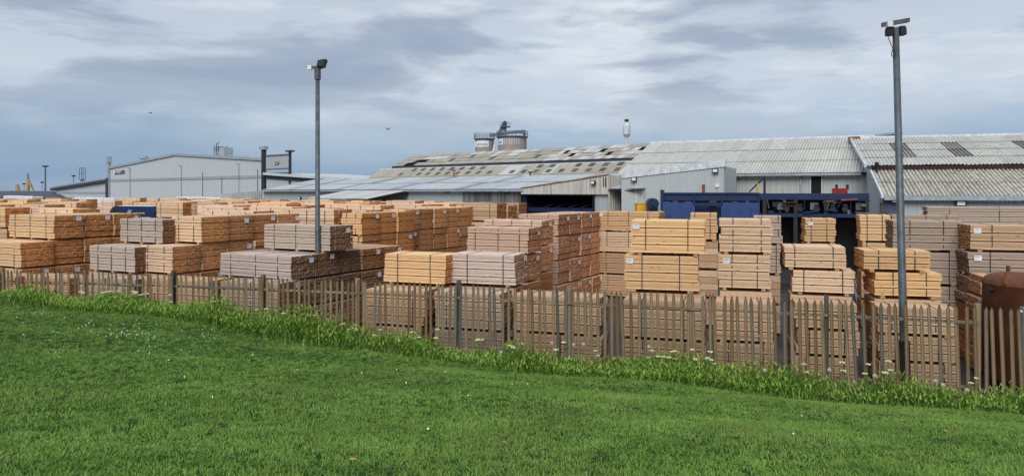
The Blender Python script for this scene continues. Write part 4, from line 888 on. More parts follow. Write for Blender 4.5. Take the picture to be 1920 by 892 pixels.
# far rows
rf = random.Random(4); e1, e2 = axes(28.5)
GRP = ((0, 'in the crowded rows left of the blue van'), (292, 'in rows between blue van and short lamp post'), (600, 'in rows before the open canopy'), (800, 'in rows before the board-clad wall'))
for ia in range(-40, 8):
    L = 2.7; tier = 4
    for jb in range(0, 44):
        P = e1*(ia*3.15)+e2*(18+jb*1.16); a_, b_ = P.x+e1.x*1.3+e2.x*.5, P.y+e1.y*1.3+e2.y*.5
        if b_ < 27.5 or b_ > 74: continue
        px = 960+F*a_/b_
        if px < -60 or px > 955: continue
        pl_, pr_ = 960+F*P.x/P.y, 960+F*(P.x+e1.x*2.7+e2.x*1.1)/(P.y+e1.y*2.7+e2.y*1.1)
        if pr_ > 192 and pl_ < 293 and b_ < 92: continue
        if px > 480 and b_ > 75-(px-497)*.0475-5.5: continue
        if px > 860 and b_ < 40: continue
        if px > 690 and b_ < 37: continue
        if (jb % 9 in (7, 8)) or rf.random() < .22: continue
        if any((a_-q[0])**2+(b_-q[1])**2 < (q[2]+1.25)**2 for q in foot): continue
        nt_ = rf.choice((3, 4, 4, 4)) if b_ < 45 else rf.choice((4, 4, 4, 3))
        tn = rf.choice(('pale', 'yellow', 'orange', 'orange', 'pale', 'pink', 'brown')); gl = [g for p, g in GRP if px >= p or p == 0][-1]
        rz_ = math.atan2(e1.y, e1.x)
        for k in range(nt_-1):
            for i in range(4): low.obox(P+e1*rf.uniform(-.04, .04), e1, e2, L, 1.04, k*.92+.075+i*.212, k*.92+.075+i*.212+.195, 0, 1)
        k = nt_-1; o = link('timber_pack', rf.choice(FARS), None); tag(o, '%s far %s timber pack %s' % ('nearer' if b_ < 42 else 'mid' if b_ < 55 else 'farthest', {'orange': 'orange-ended', 'pink': 'pinkish', 'brown': 'brownish'}.get(tn, tn), gl), 'timber pack', 'far timber rows')
        o.location = (P.x+rf.uniform(-.06, .06), P.y+rf.uniform(-.05, .05), k*.92); o.rotation_euler = (0, 0, rz_+rf.uniform(-.015, .015)); o.scale = (L/BL*rf.uniform(.85, 1.03), 1.0, rf.uniform(.9, 1.08))
        q = rf.uniform(.85, 1.12); c_ = TONE[tn]; o.color = (min(1, c_[0]*q), c_[1]*q, c_[2]*q, c_[3])
# packs beyond the van and plastic-wrapped packs on the far rows
def far_pile(px0, px1, d, zs, tone, gl, top_wrap=None):
    Rf = gx(px1, d); L = -slide(Rf, e1, px0); C = Rf-e1*L
    for k in range(len(zs)-1):
        h = zs[k+1]-zs[k]
        if top_wrap and k == len(zs)-2:
            t = thing('wrapped_pack', top_wrap, 'wrapped pack', 'plastic-wrapped packs', (C.x, C.y, zs[k]), math.atan2(e1.y, e1.x))
            nb = max(2, round(L/2.2)); r = random.Random(int(px0))
            for i in range(nb):
                mb = MB(); x0, x1 = i*L/nb+.03, (i+1)*L/nb-.03; b = .06; hh_ = h*r.uniform(.9, 1)
                lo = [(x0, 0, .08), (x1, 0, .08), (x1, 1.2, .08), (x0, 1.2, .08)]; md_ = [(x0, 0, hh_-b), (x1, 0, hh_-b), (x1, 1.2, hh_-b), (x0, 1.2, hh_-b)]; hi = [(x0+b, b, hh_), (x1-b, b, hh_+r.uniform(-.02, .04)), (x1-b, 1.2-b, hh_), (x0+b, 1.2-b, hh_)]
                mb.hexa(lo+md_); mb.hexa(md_+hi); mb.box(x0+.2, x0+.3, .05, 1.15, 0, .08); mb.box(x1-.3, x1-.2, .05, 1.15, 0, .08); mb.build('wrapped_bundle', M['wrap'], t)
            continue
        o = tag(link('timber_pack', FARS[k % 6]), gl, 'timber pack', 'far timber rows'); o.location = (C.x, C.y, zs[k]); o.rotation_euler = (0, 0, math.atan2(e1.y, e1.x)); o.scale = (L/BL, 1, h/.915); o.color = TONE[tone]
for px0, px1, d, zt, tn in ((188, 215, 94, 3.2, 'pale'), (216, 248, 96, 3.1, 'orange'), (250, 292, 93, 3.0, 'pale'), (228, 262, 101, 3.5, 'orange'), (264, 296, 103, 3.4, 'orange')):
    far_pile(px0, px1, d, [0, .92, 1.84, 2.5, zt], tn, 'far small timber pack right behind the dark blue van')
far_pile(140, 214, 97, [0, .92, 1.84, 2.7, 3.66], 'pale', 'far small timber pack in the crowded rows left of the blue van', 'white plastic-wrapped packs behind the blue van nose')
far_pile(330, 412, 74, [0, .92, 1.84, 2.95, 3.86], 'pale', 'far small timber pack in rows between blue van and short lamp post', 'white plastic-wrapped packs before the grey warehouse wall')
far_pile(6, 60, 80, [0, .92, 1.84, 2.95, 3.95], 'pale', 'far small timber pack in the crowded rows left of the blue van', 'white plastic-wrapped packs before the dark slate roof')
# tall piles by the board-clad wall
stack('tall pile against the board-clad wall', 868, 912, 44, 28.5, [0, .95, 1.9, 2.85, 3.75], 'brown', n=2, hid=2)
stack('narrow pile left of the dark loading opening', 945, 972, 42.5, 28.5, [0, .95, 1.9, 2.85, 3.75], 'brown', n=1, hid=2)
o = low.build('timber_below', [M['side'], M['end']]); o.color = TONE['brown']; tag(o, 'timber packs hidden beneath the tops of the far rows', 'timber', kind='stuff')

# ------------------------------------------------------------------ palisade fence
t = thing('palisade_fence', 'weathered steel palisade fence between lawn and timber yard', 'fence')
xs = np.linspace(-17.5, 11.5, 4000); ys = np.interp(xs, FX, FY); sl = np.concatenate([[0], np.cumsum(np.hypot(np.diff(xs), np.diff(ys)))])
def fpos(s): return Vector((float(np.interp(s, sl, xs)), float(np.interp(s, sl, ys))))
def pale_mesh(seed):
    r = random.Random(seed); mb = MB(); X_ = [-.035, -.026, -.010, .010, .026, .035]; Y_ = [.004, -.012, .010, .010, -.012, .004]; tip = [.105, .07, .035, .035, .07, .105]
    H = 2.3; th = .004; n = 6; i0 = 0
    for k in range(n):
        for z in (0, H-.11, H-tip[k]*(1.0)): mb.v.append((X_[k], Y_[k], z))
    i_t = len(mb.v); mb.v += [(-.003, -.016, H), (.003, -.016, H)]
    for k in range(n-1):
        a, b = k*3, (k+1)*3
        mb.f += [(a, b, b+1, a+1), (a+1, b+1, b+2, a+2)]; mb.m += [0, 0]
    mb.f += [(2*3+2, 3*3+2, i_t+1, i_t), (1*3+2, 2*3+2, i_t), (3*3+2, 4*3+2, i_t+1)]; mb.m += [0, 0, 0]
    o = len(mb.v); mb.v += [(x_, y_+th, z_) for x_, y_, z_ in mb.v[:]]; mb.f += [tuple(q+o for q in f)[::-1] for f in mb.f[:]]; mb.m += [0]*(len(mb.f)-len(mb.m))
    return mb.mesh('pale', M['pale'])
PALES = [pale_mesh(s) for s in range(1)]
r = random.Random(3); S = 0; TOPZ = 2.2; POSTS = 2.72; s0 = (sl[-1]*.0)+.35
posts = [s0+k*POSTS for k in range(int((sl[-1]-s0)/POSTS)+1)]
s = 0
while s < sl[-1]:
    P = fpos(s); Q = fpos(s+.05); u = (Q-P).normalized()
    if min(abs(s-p) for p in posts) > .05 or True:
        o = link('pale', PALES[0], t); lean = r.gauss(0, .010)-.028*max(0, min(1, (P.x+2)/10))
        o.location = (P.x, P.y, TOPZ-2.3+r.gauss(0, .012)); o.rotation_euler = (r.gauss(0, .014), lean+(r.uniform(-.05, .05) if r.random() < .06 else 0), math.atan2(u.y, u.x)+r.gauss(0, .10))
        # lean turns about the rail: keep the rail height in place
        o.location.x += -math.sin(lean)*1.65*.0
    s += .152+r.gauss(0, .003)
for k, sp in enumerate(posts):
    P = fpos(sp); u = (fpos(sp+.05)-P).normalized(); v = Vector((-u.y, u.x)); tall = .03 if k % 3 else .07
    mb = MB(); a = P+v*.075-u*.05
    mb.obox(a, u, v, .085, .008, -.3, TOPZ+tall); mb.obox(a+v*.092, u, v, .085, .008, -.3, TOPZ+tall); mb.obox(a+u*.039+v*.008, u, v, .008, .084, -.3, TOPZ+tall); mb.build('post', M['post'] if k % 3 == 0 else M['pale'], t)
    if k+1 < len(posts):
        Q = fpos(posts[k+1]); uu = (Q-P).normalized(); vv = Vector((-uu.y, uu.x)); L = (Q-P).length
        for z in (TOPZ-.34, TOPZ-1.6):
            mb = MB(); mb.obox(P+vv*.03, uu, vv, L, .006, z-.025, z+.025); mb.obox(P+vv*.036, uu, vv, L, .04, z+.019, z+.025); mb.build('rail', M['pale'], t)

# ------------------------------------------------------------------ lamp posts
def oct_pole(mb, x, y, z0, z1, r0, r1): mb.lathe((x, y, 0), [(r0, z0), (r0*.98, z0+1.2), (r1, z1), (0, z1)], 12)
P = gx(595.5, 22.9)      # behind the fence, between packs
t = thing('lamp_post', 'shorter lamp post with one floodlight left of centre', 'lamp post', 'floodlight poles at the yard edge', (P.x, P.y, 0))
zt = zat(128, 22.9); mb = MB(); oct_pole(mb, 0, 0, 0, zt, .085, .065); mb.build('pole', M['galv'], t, True)
mb = MB(); mb.lathe((0, 0, 0), [(.1, zt-.35), (.1, zt+.02), (0, zt+.02)], 10); mb.build('pole_cap', M['galv'], t)
mb = MB(); mb.box(-.24, .17, -.04, .04, zt-.02, zt+.06); mb.build('cross_bar', M['galv'], t)
mb = MB(); mb.box(-.30, -.18, -.06, .06, zt-.05, zt+.08); mb.build('junction_box', M['white'], t)
mb = MB(); mb.hexa([(.0, -.16, zt+.04), (.2, -.16, zt+.02), (.2, .16, zt+.02), (.0, .16, zt+.04), (.05, -.16, zt+.22), (.28, -.16, zt+.26), (.28, .16, zt+.26), (.05, .16, zt+.22)]); f_ = mb.build('floodlight', M['dark'], t)
mb = MB(); mb.quad((.03, -.165, zt+.06), (.2, -.165, zt+.05), (.255, -.165, zt+.235), (.07, -.165, zt+.205)); mb.build('lens', M['glass_dark'], f_)
P = gx(1698, 14.95)
t = thing('lamp_post', 'tall grey lamp post with a bare crossbar at right', 'lamp post', 'floodlight poles at the yard edge', (P.x, P.y, 0), 0)
t.rotation_euler = (0, R(-1.5), 0)
zt = zat(52, 14.95); mb = MB(); mb.lathe((0, 0, 0), [(.09, -.2), (.09, 1.35), (.078, 1.42), (.062, zt), (0, zt)], 12); mb.build('pole', M['galv'], t, True)
mb = MB(); mb.lathe((0, 0, 0), [(.112, 1.32), (.112, 1.38), (.09, 1.40)], 12); mb.lathe((0, 0, 0), [(.108, -.2), (.108, 1.32)], 12); mb.build('root_sleeve', M['dark'], t)
mb = MB(); a = Vector((-.27, 0, zt+.02)); b = Vector((.27, 0, zt+.10)); h = Vector((0, 0, .085)); g = Vector((0, .09, 0)); k = Vector((0, -.045, 0)); mb.hexa([a+k, b+k, b+k+g, a+k+g, a+h+k, b+h+k, b+h+k+g, a+h+k+g]); mb.build('cross_bar', M['galv'], t)
mb = MB(); mb.box(-.21, -.11, -.12, -.04, zt+.0, zt+.11); mb.build('junction_box', M['white'], t)
for s in (-1, 1): mb = MB(); mb.box(s*.12-.06, s*.12+.06, -.08, .08, zt-.16, zt-.02); mb.box(s*.12-.05, s*.12+.05, -.07, .07, zt-.02, zt+.02); mb.build('mounting_bracket', M['dark'], t)
mb = MB(); pts_ = [Vector((-.17, -.09, zt)), Vector((-.20, -.09, zt-.22)), Vector((-.12, -.09, zt-.42)), Vector((-.06, -.09, zt-.56)), Vector((-.10, -.09, zt-.62)), Vector((-.15, -.09, zt-.56)), Vector((-.09, -.09, zt-.35)), Vector((-.07, -.09, zt-.1))]
for a, b in zip(pts_, pts_[1:]): mb.beam(a, b, .008, n=5)
mb.build('loose_cable', M['dark'], t)

# ------------------------------------------------------------------ rusty tank at the right edge
c = gx(1938, 16.4); r_ = .97; zk = zat(536, 16.0)
t = thing('rusty_tank', 'big rust-brown cylindrical tank behind the fence at right edge', 'tank', None, (c.x, c.y, 0))
prof = [(r_-.05, .25), (r_, .3), (r_, zk-.02)]+[(r_*math.cos(R(a))*1.0 if a < 90 else 0, zk+.40*math.sin(R(a))) for a in (0, 8, 18, 30, 45, 60, 75, 90)]
prof = [(r_-.05, .25), (r_, .3), (r_, zk-.01), (r_+.006, zk-.005), (r_+.006, zk+.005), (r_, zk+.01)]+[(r_*(math.cos(R(a))**.28 if a < 90 else 0), zk+.01+.19*math.sin(R(a))) for a in (6, 14, 24, 36, 50, 65, 80, 90)]
mb = MB(); mb.lathe((0, 0, 0), prof, 56); mb.build('shell', M['tank'], t, True)
for an in (60, 180, 300):
    p = Vector((math.cos(R(an+25)), math.sin(R(an+25)))); q = Vector((-p.y, p.x)); mb = MB()
    mb.obox(p*(r_*.93)-q*.02, p, q, .12, .04, zk+.05, zk+.30); mb.build('lifting_lug', M['rust'], t)
    mb = MB(); mb.obox(p*(r_*.8)-q*.06, p, q, .1, .12, 0, .35); mb.build('leg', M['rust'], t)
mb = MB(); pts_ = [Vector((r_*math.cos(R(a)), -r_*1.0*math.sin(R(a)), 0)) for a in range(0, 1)]
mb = MB(); ctr = Vector((-.12, -(r_+.03), 1.75))
for k in range(12):
    a, b = R(180-k*15), R(180-(k+1)*15); mb.beam(ctr+Vector((.24*math.cos(a), .0, .24*math.sin(a))), ctr+Vector((.24*math.cos(b), .0, .24*math.sin(b))), .028, n=6)
mb.beam(ctr+Vector((-.24, 0, 0)), ctr+Vector((-.24, 0, -1.5)), .028, n=6); mb.beam(ctr+Vector((.24, 0, 0)), ctr+Vector((.24, 0, -1.5)), .028, n=6); mb.build('pipe_loop', M['dark'], t)
mb = MB(); mb.beam((-r_-.02, -.1, zk-.12), (-r_-.14, -.14, zk-.12), .05, n=8); mb.beam((-r_-.11, -.13, zk-.2), (-r_-.11, -.13, zk-.02), .03, n=8); mb.build('valve', M['dark'], t)
P = gx(1912, 14.25)
t = thing('gate_post', 'thick grey gate post at the right end of the fence', 'post', None, (P.x, P.y-.1, 0))
mb = MB(); mb.lathe((0, 0, 0), [(.075, -.2), (.075, 2.16), (.06, 2.2), (0, 2.21)], 14); mb.build('tube', M['galv'], t, True)
mb = MB(); mb.beam((-.02, -.02, 2.1), (-.09, -.03, 2.12), .03, n=8); mb.build('hinge', M['white'], t)

# ------------------------------------------------------------------ blue van among the far rows
d = 86; Pv = gx(289, d); e1v, e2v = axes(20); Lv = -slide(Pv, e1v, 198)
t = thing('delivery_van', 'dark blue van with pale crescent logo among the timber rows', 'van', None, (*(Pv-e1v*Lv), 0), math.atan2(e1v.y, e1v.x))
zt = zat(387, d); Wv = 2.0
prof = [(0, .45), (-.0, 1.2), (.12, 1.45), (.35, 1.6), (.95, zt-.25), (1.25, zt-.05), (1.7, zt), (Lv-.35, zt), (Lv-.1, zt-.12), (Lv, zt-.5), (Lv, .45)]
mb = MB(); mb.poly([(x, 0, z) for x, z in prof]); mb.poly([(x, Wv, z) for x, z in prof][::-1])
for a, b in zip(prof, prof[1:]+prof[:1]): mb.quad((a[0], 0, a[1]), (a[0], Wv, a[1]), (b[0], Wv, b[1]), (b[0], 0, b[1]))
body = mb.build('body', plain('van_blue', (.012, .028, .085), .3, spec=.5, var=.1), t)
mb = MB(); mb.quad((.7, -.012, 1.55), (1.75, -.012, 1.55), (1.75, -.012, zt-.3), (1.15, -.012, zt-.3)); mb.build('cab_window', M['glass_dark'], t)
mb = MB(); mb.quad((.37, .15, 1.64), (.37, Wv-.15, 1.64), (.93, Wv-.15, zt-.27), (.93, .15, zt-.27)); mb.build('windscreen', M['glass_dark'], t)
mb = MB(); mb.box(1.9, Lv-.2, .1, Wv-.1, zt, zt+.05); mb.build('roof_panel', M['white'], t)
for x in (.95, Lv-1.1):
    for y in (.0, Wv-.22): mb = MB(); mb.beam((x, y-.01, .36), (x, y+.22, .36), .36, n=18); w_ = mb.build('wheel', M['dark'], t); mb = MB(); mb.beam((x, y-.03, .36), (x, y-.01, .36), .2, n=12); mb.build('rim', M['steel'], w_)
def crescent(mb, cx, cz, r0, dx, r1, y, m=0):
    n = 20
    for k in range(n):
        a, b = R(75+k*210/n), R(75+(k+1)*210/n); f = lambda q, t_: (cx+r0*math.cos(q)+(dx if t_ else 0)*math.sin((q-R(75))/R(210)*math.pi), y, cz+r0*math.sin(q))
        mb.quad(f(a, 0), f(b, 0), f(b, 1), f(a, 1), m)
cx = Lv*.52; cz = zt-.86
mb = MB(); crescent(mb, cx, cz, .50, .24, 0, -.014); mb.build('crescent_logo', M['logo_l'], body)
mb = MB(); crescent(mb, cx+.26, cz-.02, .44, .15, 0, -.018); mb.build('crescent_logo', M['logo_w'], body)
o = text('Leading the Way', .25, M['logo_w'], (cx+.5, -.016, cz-.02), (1, 0), 'lettering', body)
mb = MB(); mb.box(cx+.3, Lv-.5, -.016, -.01, cz-.47, cz-.42); mb.build('stripe', M['logo_w'], body)

# ------------------------------------------------------------------ far left skyline
P0 = gx(-140, 190); P1 = gx(108, 165); u = (P1-P0).normalized(); v = Vector((-u.y, u.x)); L = (P1-P0).length
t = thing('slate_roofed_store', 'low store with dark slate hipped roof at the far left', 'building')
ze_, zr_ = zat(371, 165), zat(358, 175)
mb = MB(); mb.obox(P0, u, v, L, 14, 0, ze_); mb.build('wall', M['trim_dark'], t)
mb = MB(); o_ = .6
mb.quad(v3(P0-v*o_, ze_), v3(P1+u*o_-v*o_, ze_), v3(P1-u*9+v*7, zr_), v3(P0+v*7, zr_)); mb.tri(v3(P1+u*o_-v*o_, ze_), v3(P1+u*o_+v*14.6, ze_), v3(P1-u*9+v*7, zr_)); mb.quad(v3(P1+u*o_+v*14.6, ze_), v3(P0+v*14.6, ze_), v3(P0+v*7, zr_), v3(P1-u*9+v*7, zr_)); mb.build('roof', M['slate'], t)
def handler(px, ytop, label, sx):
    c = gx(px, 215); k = 215/F; t = thing('material_handler', label, 'crane', 'cranes on the far quay', (c.x, c.y, 0)); zt = zat(ytop, 215)
    mb = MB(); mb.beam((-2.2*k, 0, 3), (-1.5*k*sx, 0, zt-.4), .5, n=4, r2=.38); mb.build('boom', M['crane'], t)
    mb = MB(); mb.beam((-1.5*k*sx, 0, zt-.4), (5*k*sx, 0, zt-2.2), .38, n=4); mb.beam((5*k*sx, 0, zt-2.2), (11*k*sx, 0, zat(359, 215)), .34, n=4, r2=.2); mb.build('jib', M['crane'], t)
    mb = MB(); mb.box(-2.6, 1.4, -1.4, 1.4, 1.2, 3.2); mb.box(-2.4, -.9, -1.4, -.2, 3.2, 4.6); mb.build('upper_body', M['crane'], t)
    mb = MB(); mb.box(-3, 2.4, -1.6, -1.0, 0, 1.1); mb.box(-3, 2.4, 1.0, 1.6, 0, 1.1); mb.box(-1, 1, -1, 1, .5, 1.2); mb.build('tracks', M['dark'], t)
    return t
handler(33, 343, 'smaller yellow crane arm above the slate roof', .55)
t = handler(54, 335, 'taller yellow crane arm above the slate roof', .9); mb = MB(); mb.beam((-.2, 0, zat(337, 215)), (-.2, 0, zat(325, 215)), .2, n=6); mb.build('mast_light', M['steel'], t)
def mast(px, ytop, d, label, lattice, head=1.0):
    c = gx(px, d); t = thing('light_mast', label, 'mast', 'masts on the far-left skyline', (c.x, c.y, 0)); zt = zat(ytop, d); k = d/F; mb = MB()
    if lattice:
        w_ = 2.4*k
        for sx in (-1, 1):
            for sy in (-1, 1): mb.beam((sx*w_, sy*w_, 0), (sx*w_*.8, sy*w_*.8, zt-3), .09, n=4)
        n = 14
        for i in range(n):
            a, b = (zt-3)*i/n, (zt-3)*(i+1)/n; s_ = 1 if i % 2 else -1; mb.beam((-w_*s_, -w_, a), (w_*s_, -w_, b), .05, n=4)
        mb.build('lattice', M['steel'], t); mb = MB(); mb.box(-3.6*k, 3.6*k, -3.6*k, 3.6*k, zt-3.2, zt-3)
        for sx in (-1, 1):
            for sy in (-1, 1): mb.beam((sx*3.5*k, sy*3.5*k, zt-3), (sx*3.5*k, sy*3.5*k, zt), .08, n=4)
            mb.beam((-3.5*k, sx*3.5*k, zt-1.5), (3.5*k, sx*3.5*k, zt-1.5), .07, n=4); mb.beam((-3.5*k, sx*3.5*k, zt), (3.5*k, sx*3.5*k, zt), .07, n=4)
        mb.build('platform', M['steel'], t)
    else:
        mb.beam((0, 0, 0), (0, 0, zt), .95*k*head, n=8, r2=.7*k*head); mb.build('pole', M['steel'], t); mb = MB(); mb.box(-2.2*k*head, 2.2*k*head, -.3, .3, zt, zt+1.0*k)
        for sx in (-1, 1): mb.box(sx*2*k*head-.9*k*head, sx*2*k*head+.9*k*head, -.4, .4, zt+.8*k, zt+2.4*k)
        mb.build('lamp_head', M['dark'], t)
mast(85, 313, 190, 'tall floodlight mast rising left of the sloping annex', False, 1.7)
mast(154.5, 315, 200, 'lattice tower with railed platform above the sloping annex', True)
mast(138, 331, 200, 'thin mast left of the lattice tower', False, .8)
mast(45, 346, 200, 'short thin pole between the two crane arms', False, .5); mast(79, 343, 188, 'short pole beside the tall floodlight mast', False, .6)
def yard_lamp(px, ytop, d, label, arm=True):
    c = gx(px, d); t = thing('yard_lamp', label, 'lamp post', 'thin posts before the grey warehouse', (c.x, c.y, 0)); zt = zat(ytop, d); k = d/F
    mb = MB(); mb.beam((0, 0, 0), (0, 0, zt), .6*k if arm else .8*k, n=6); mb.build('pole', M['steel'], t); mb = MB()
    if arm: mb.beam((0, 0, zt), (-2.5*k, 0, zt+.8*k), .4*k, n=4); mb.hexa([(-4.4*k, -.2, zt+.5*k), (0, -.2, zt-.2*k), (0, .2, zt-.2*k), (-4.4*k, .2, zt+.5*k), (-4.2*k, -.2, zt+1.5*k), (.4*k, -.2, zt+.9*k), (.4*k, .2, zt+.9*k), (-4.2*k, .2, zt+1.5*k)])
    else: mb.box(-.9*k, .9*k, -.1, .1, zt-.3*k, zt+.3*k)
    mb.build('lamp_head', M['steel'], t)
for px, y, d, l in ((244, 316, 124, 'leftmost lamp post before the big grey warehouse'), (340, 312, 112, 'middle lamp post before the big grey warehouse'), (448, 308, 104, 'rightmost lamp post before the big grey warehouse')): yard_lamp(px, y, d, l)
for px, y, d, l in ((380, 324, 92, 'plain post in front of the warehouse band, left one'), (416, 334, 80, 'dark plain post at the sheet screen end'), (483, 318, 80, 'thin pale post near the pale shed corner')): yard_lamp(px, y, d, l, False)

# ------------------------------------------------------------------ gulls
def gull(px, py, d, span, bank, label):
    c = at(px, py, d); t = thing('gull', label, 'bird', 'gulls in flight', c); mb = MB()
    mb.lathe((0, 0, 0), [(0, -.2), (.05, -.12), (.075, 0), (.05, .14), (.02, .24), (0, .3)], 10); o = mb.build('body', M['gull'], t, True); o.rotation_euler = (R(90), 0, R(75))
    for s in (-1, 1):
        mb = MB(); h = span/2; a = [(0, -.08, 0), (0, .08, 0), (s*h*.45, .10, h*.24+bank*s), (s*h*.45, -.06, h*.24+bank*s), (s*h, .14, h*.12+bank*s*2), (s*h*.98, .10, h*.115+bank*s*2)]
        for f in ((0, 1, 2, 3), (3, 2, 4, 5)): mb.poly([a[k] for k in f]); mb.poly([(a[k][0], a[k][1], a[k][2]-.015) for k in f][::-1])
        mb.build('wing', M['gull'], t)
gull(727, 242, 75, 1.15, .0, 'gull gliding right of the short lamp post')
gull(282, 212, 95, .75, .05, 'small gull high above the grey warehouse')

# ------------------------------------------------------------------ flowers and leaves
def umbel_plant(seed):
    r = random.Random(seed); st = MB(); heads = []; lf = MB(); nst = r.randint(2, 4)
    for k in range(nst):
        a = r.uniform(0, 6.28); h = r.uniform(.38, .72); rr = r.uniform(.03, .14); p = Vector((rr*math.cos(a), rr*math.sin(a), h)); b = Vector((p.x*.3, p.y*.3, 0)); st.beam(b, p, .006, n=4)
        for j in range(9):
            f = r.uniform(.15, .95); q = b.lerp(p, f); an = r.uniform(0, 6.28); L = r.uniform(.05, .11)*(1.2-f*.6); w_ = L*.32; d_ = Vector((math.cos(an), math.sin(an), r.uniform(.1, .7))); s_ = Vector((-math.sin(an), math.cos(an), 0))*w_; m_ = q+d_*L*.5
            lf.quad(q, m_-s_, q+d_*L+Vector((0, 0, -.01)), m_+s_)
        fl = MB(); heads.append(fl)
        for j in range(26):
            an = r.uniform(0, 6.28); q = math.sqrt(r.random())*.055; c = p+Vector((q*math.cos(an), q*math.sin(an), .012-q*.25+r.uniform(-.008, .008))); s_ = r.uniform(.006, .010); fl.box(c.x-s_, c.x+s_, c.y-s_, c.y+s_, c.z-s_*.7, c.z+s_*.7)
    return st.mesh('stems', M['weed']), lf.mesh('leaves', M['weed2']), [h_.mesh('flower_head', M['umbel']) for h_ in heads]
UM = [umbel_plant(s) for s in range(5)]
r = random.Random(8)
def put_umbel(px, off, label, sc_=1.0):
    # distance: the verge just before the fence
    u = Vector(((px-960)/F, 1)); y = 15.0
    for _ in range(30): y = fence_y(u.x*y)-off
    x = u.x*y; t = thing('flowering_weed', label, 'plant', 'cream-flowered weeds in the verge', (x, y, float(lawn_z(x, y))-.02), r.uniform(0, 6)); t.scale = (sc_,)*3
    st_, lf_, hd_ = r.choice(UM); link('stems', st_, t); link('leaves', lf_, t)
    for h_ in hd_: link('flower_head', h_, t)
places = [(155, 'left of the tallest clump'), (205, 'in the tall clump at left'), (222, 'in the tall clump at left'), (238, 'in the tall clump at left'), (252, 'in the tall clump at left'), (268, 'in the tall clump at left'), (318, 'right of the tall left clump'), (388, 'left of the fence post near the long grey pack'), (402, 'by the fence post near the long grey pack'), (480, 'below the long grey pack'), (508, 'left of the short lamp post'), (530, 'left of the short lamp post'), (563, 'just left of the short lamp post foot'), (583, 'at the short lamp post foot'), (648, 'right of the short lamp post'), (668, 'right of the short lamp post'), (710, 'left of the centre grey packs'), (775, 'below the bright yellow pack'), (785, 'below the bright yellow pack'), (820, 'below the centre grey pack'), (895, 'below the centre grey pack'), (960, 'at the picture middle'), (1050, 'right of the picture middle'), (1118, 'right of the picture middle'),
          (1225, 'in the big clump below the yellow stack'), (1240, 'in the big clump below the yellow stack'), (1256, 'in the big clump below the yellow stack'), (1268, 'in the big clump below the yellow stack'), (1284, 'in the big clump below the yellow stack'), (1300, 'in the big clump below the yellow stack'), (1322, 'right of the big clump'), (1340, 'right of the big clump'), (1515, 'below the gap in the stacks'), (1580, 'below the gap in the stacks'), (1618, 'left of the tall lamp post'), (1655, 'just left of the tall lamp post'), (1668, 'just left of the tall lamp post'), (1820, 'before the rusty tank')]
for px, wh in places: put_umbel(px+r.uniform(-3, 3), r.uniform(.05, .4), 'cream-flowered weed '+wh, r.uniform(.75, 1.05)*(1.15 if px < 300 else 1.0))
def clock_mesh():
    mb = MB(); rr = random.Random(1)
    for k in range(150):
        z = rr.uniform(-1, 1); a = rr.uniform(0, 6.28); q = math.sqrt(1-z*z); d_ = Vector((q*math.cos(a), q*math.sin(a), z)); p = d_*.034; s_ = d_.orthogonal().normalized()*.0055; s2 = d_.cross(s_); mb.quad(p-s_, p-s2, p+s_, p+s2); mb.tri(d_*.006, p+s_*.1, p-s_*.1)
    return mb.mesh('seed_head', M['clock'])
CK = clock_mesh(); mb = MB(); mb.beam((0, 0, 0), (.02, 0, .3), .004, n=5); STEM = mb.mesh('stem', M['weed'])
for px, py, off, wh in ((938, 660, .75, 'at the picture middle'), (1033, 643, .5, 'right of the picture middle'), (1074, 646, .45, 'beside the dark grass clump'), (1092, 645, .4, 'right of the dark grass clump'), (1215, 650, .45, 'at the left edge of the big flowering clump'), (1432, 694, .5, 'below the tall pale stack'), (1553, 693, .4, 'below the gap in the stacks'), (1638, 704, .5, 'left of the tall lamp post'), (1752, 714, .5, 'nearest right of the tall lamp post'), (1766, 721, .55, 'second right of the tall lamp post'), (1811, 731, .75, 'below the rusty tank edge')):
    u = (px-960)/F; y = 15.0
    for _ in range(30): y = fence_y(u*y)-off
    x = u*y; g = float(lawn_z(x, y)); zt = zat(py, y); h = max(.06, zt-g)
    t = thing('dandelion_clock', 'white dandelion seed head '+wh, 'flower', 'dandelion clocks along the verge', (x, y, g)); o = link('stem', STEM, t); o.scale = (1, 1, h/.3); o = link('seed_head', CK, t); o.location = (.02, 0, h); o.scale = (1.15,)*3
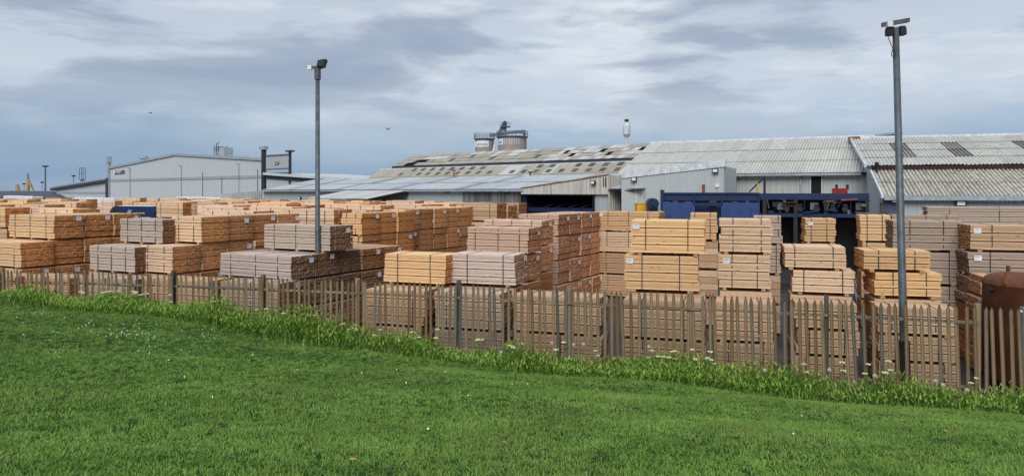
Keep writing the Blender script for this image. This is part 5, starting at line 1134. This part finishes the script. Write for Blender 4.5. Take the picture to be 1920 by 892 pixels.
# daisies
mb = MB(); rr = random.Random(6)
def daisy(px, py):
    # follow the sight line down to the lawn
    y = 5.0
    while y < 21 and zat(py, y) > float(lawn_z((px-960)/F*y, y))+.03: y += .05
    x = (px-960)/F*y; z = float(lawn_z(x, y))+.055; s_ = rr.uniform(.006, .0095); mb.poly([(x+s_*math.cos(k*1.05), y+s_*math.sin(k*1.05), z+rr.uniform(-.004, .004)+.008*math.sin(k)) for k in range(6)])
for cx, cy, sx, sy, n in ((165, 610, 12, 4, 16), (220, 626, 22, 7, 34), (275, 632, 12, 5, 18), (250, 612, 25, 4, 16), (60, 588, 40, 8, 16), (400, 620, 50, 14, 22), (330, 640, 60, 20, 20), (520, 650, 40, 14, 10), (900, 720, 130, 30, 14), (460, 680, 160, 40, 16), (1500, 760, 200, 40, 8), (60, 640, 50, 12, 10)):
    for _ in range((n+1)//2): daisy(rr.gauss(cx, sx), rr.gauss(cy, sy))
tag(mb.build('daisies', M['daisy']), 'small white daisies dotted over the lawn', 'flowers', kind='stuff')
for k, (px, py, m_, wh) in enumerate(((662, 865, 'leaf_y', 'small yellow leaf on the lawn, left of the middle'), (1772, 809, 'leaf_y', 'small yellow leaf on the lawn at right'), (945, 832, 'leaf_b', 'pale dry leaf on the lawn below the middle'), (1300, 821, 'leaf_b', 'brown dry leaf on the lawn, right of the middle'), (14, 862, 'leaf_b', 'brown dry leaf at the lower left edge'), (1230, 790, 'leaf_b', 'small dry leaf on the lawn under the yellow stack'), (903, 683, 'leaf_b', 'pale dry leaf near the verge at the middle'))):
    y = 3.5
    while y < 21 and zat(py, y) > float(lawn_z((px-960)/F*y, y))+.03: y += .02
    x = (px-960)/F*y; mb = MB(); s_ = .032; an = k*1.3; C_, S_ = math.cos(an), math.sin(an)
    pts_ = [(-1, 0, 0), (-.4, .45, .18), (.4, .4, .2), (1, 0, .05), (.4, -.4, .22), (-.4, -.45, .15)]; q = [Vector((s_*(a*C_-b*S_), s_*(a*S_+b*C_), s_*c)) for a, b, c in pts_]
    mb.quad(q[0], q[1], q[2], q[3]); mb.quad(q[0], q[3], q[4], q[5]); o = mb.build('fallen_leaf', M[m_]); o.location = (x, y, float(lawn_z(x, y))+.045); tag(o, wh, 'leaf', 'fallen leaves on the lawn')
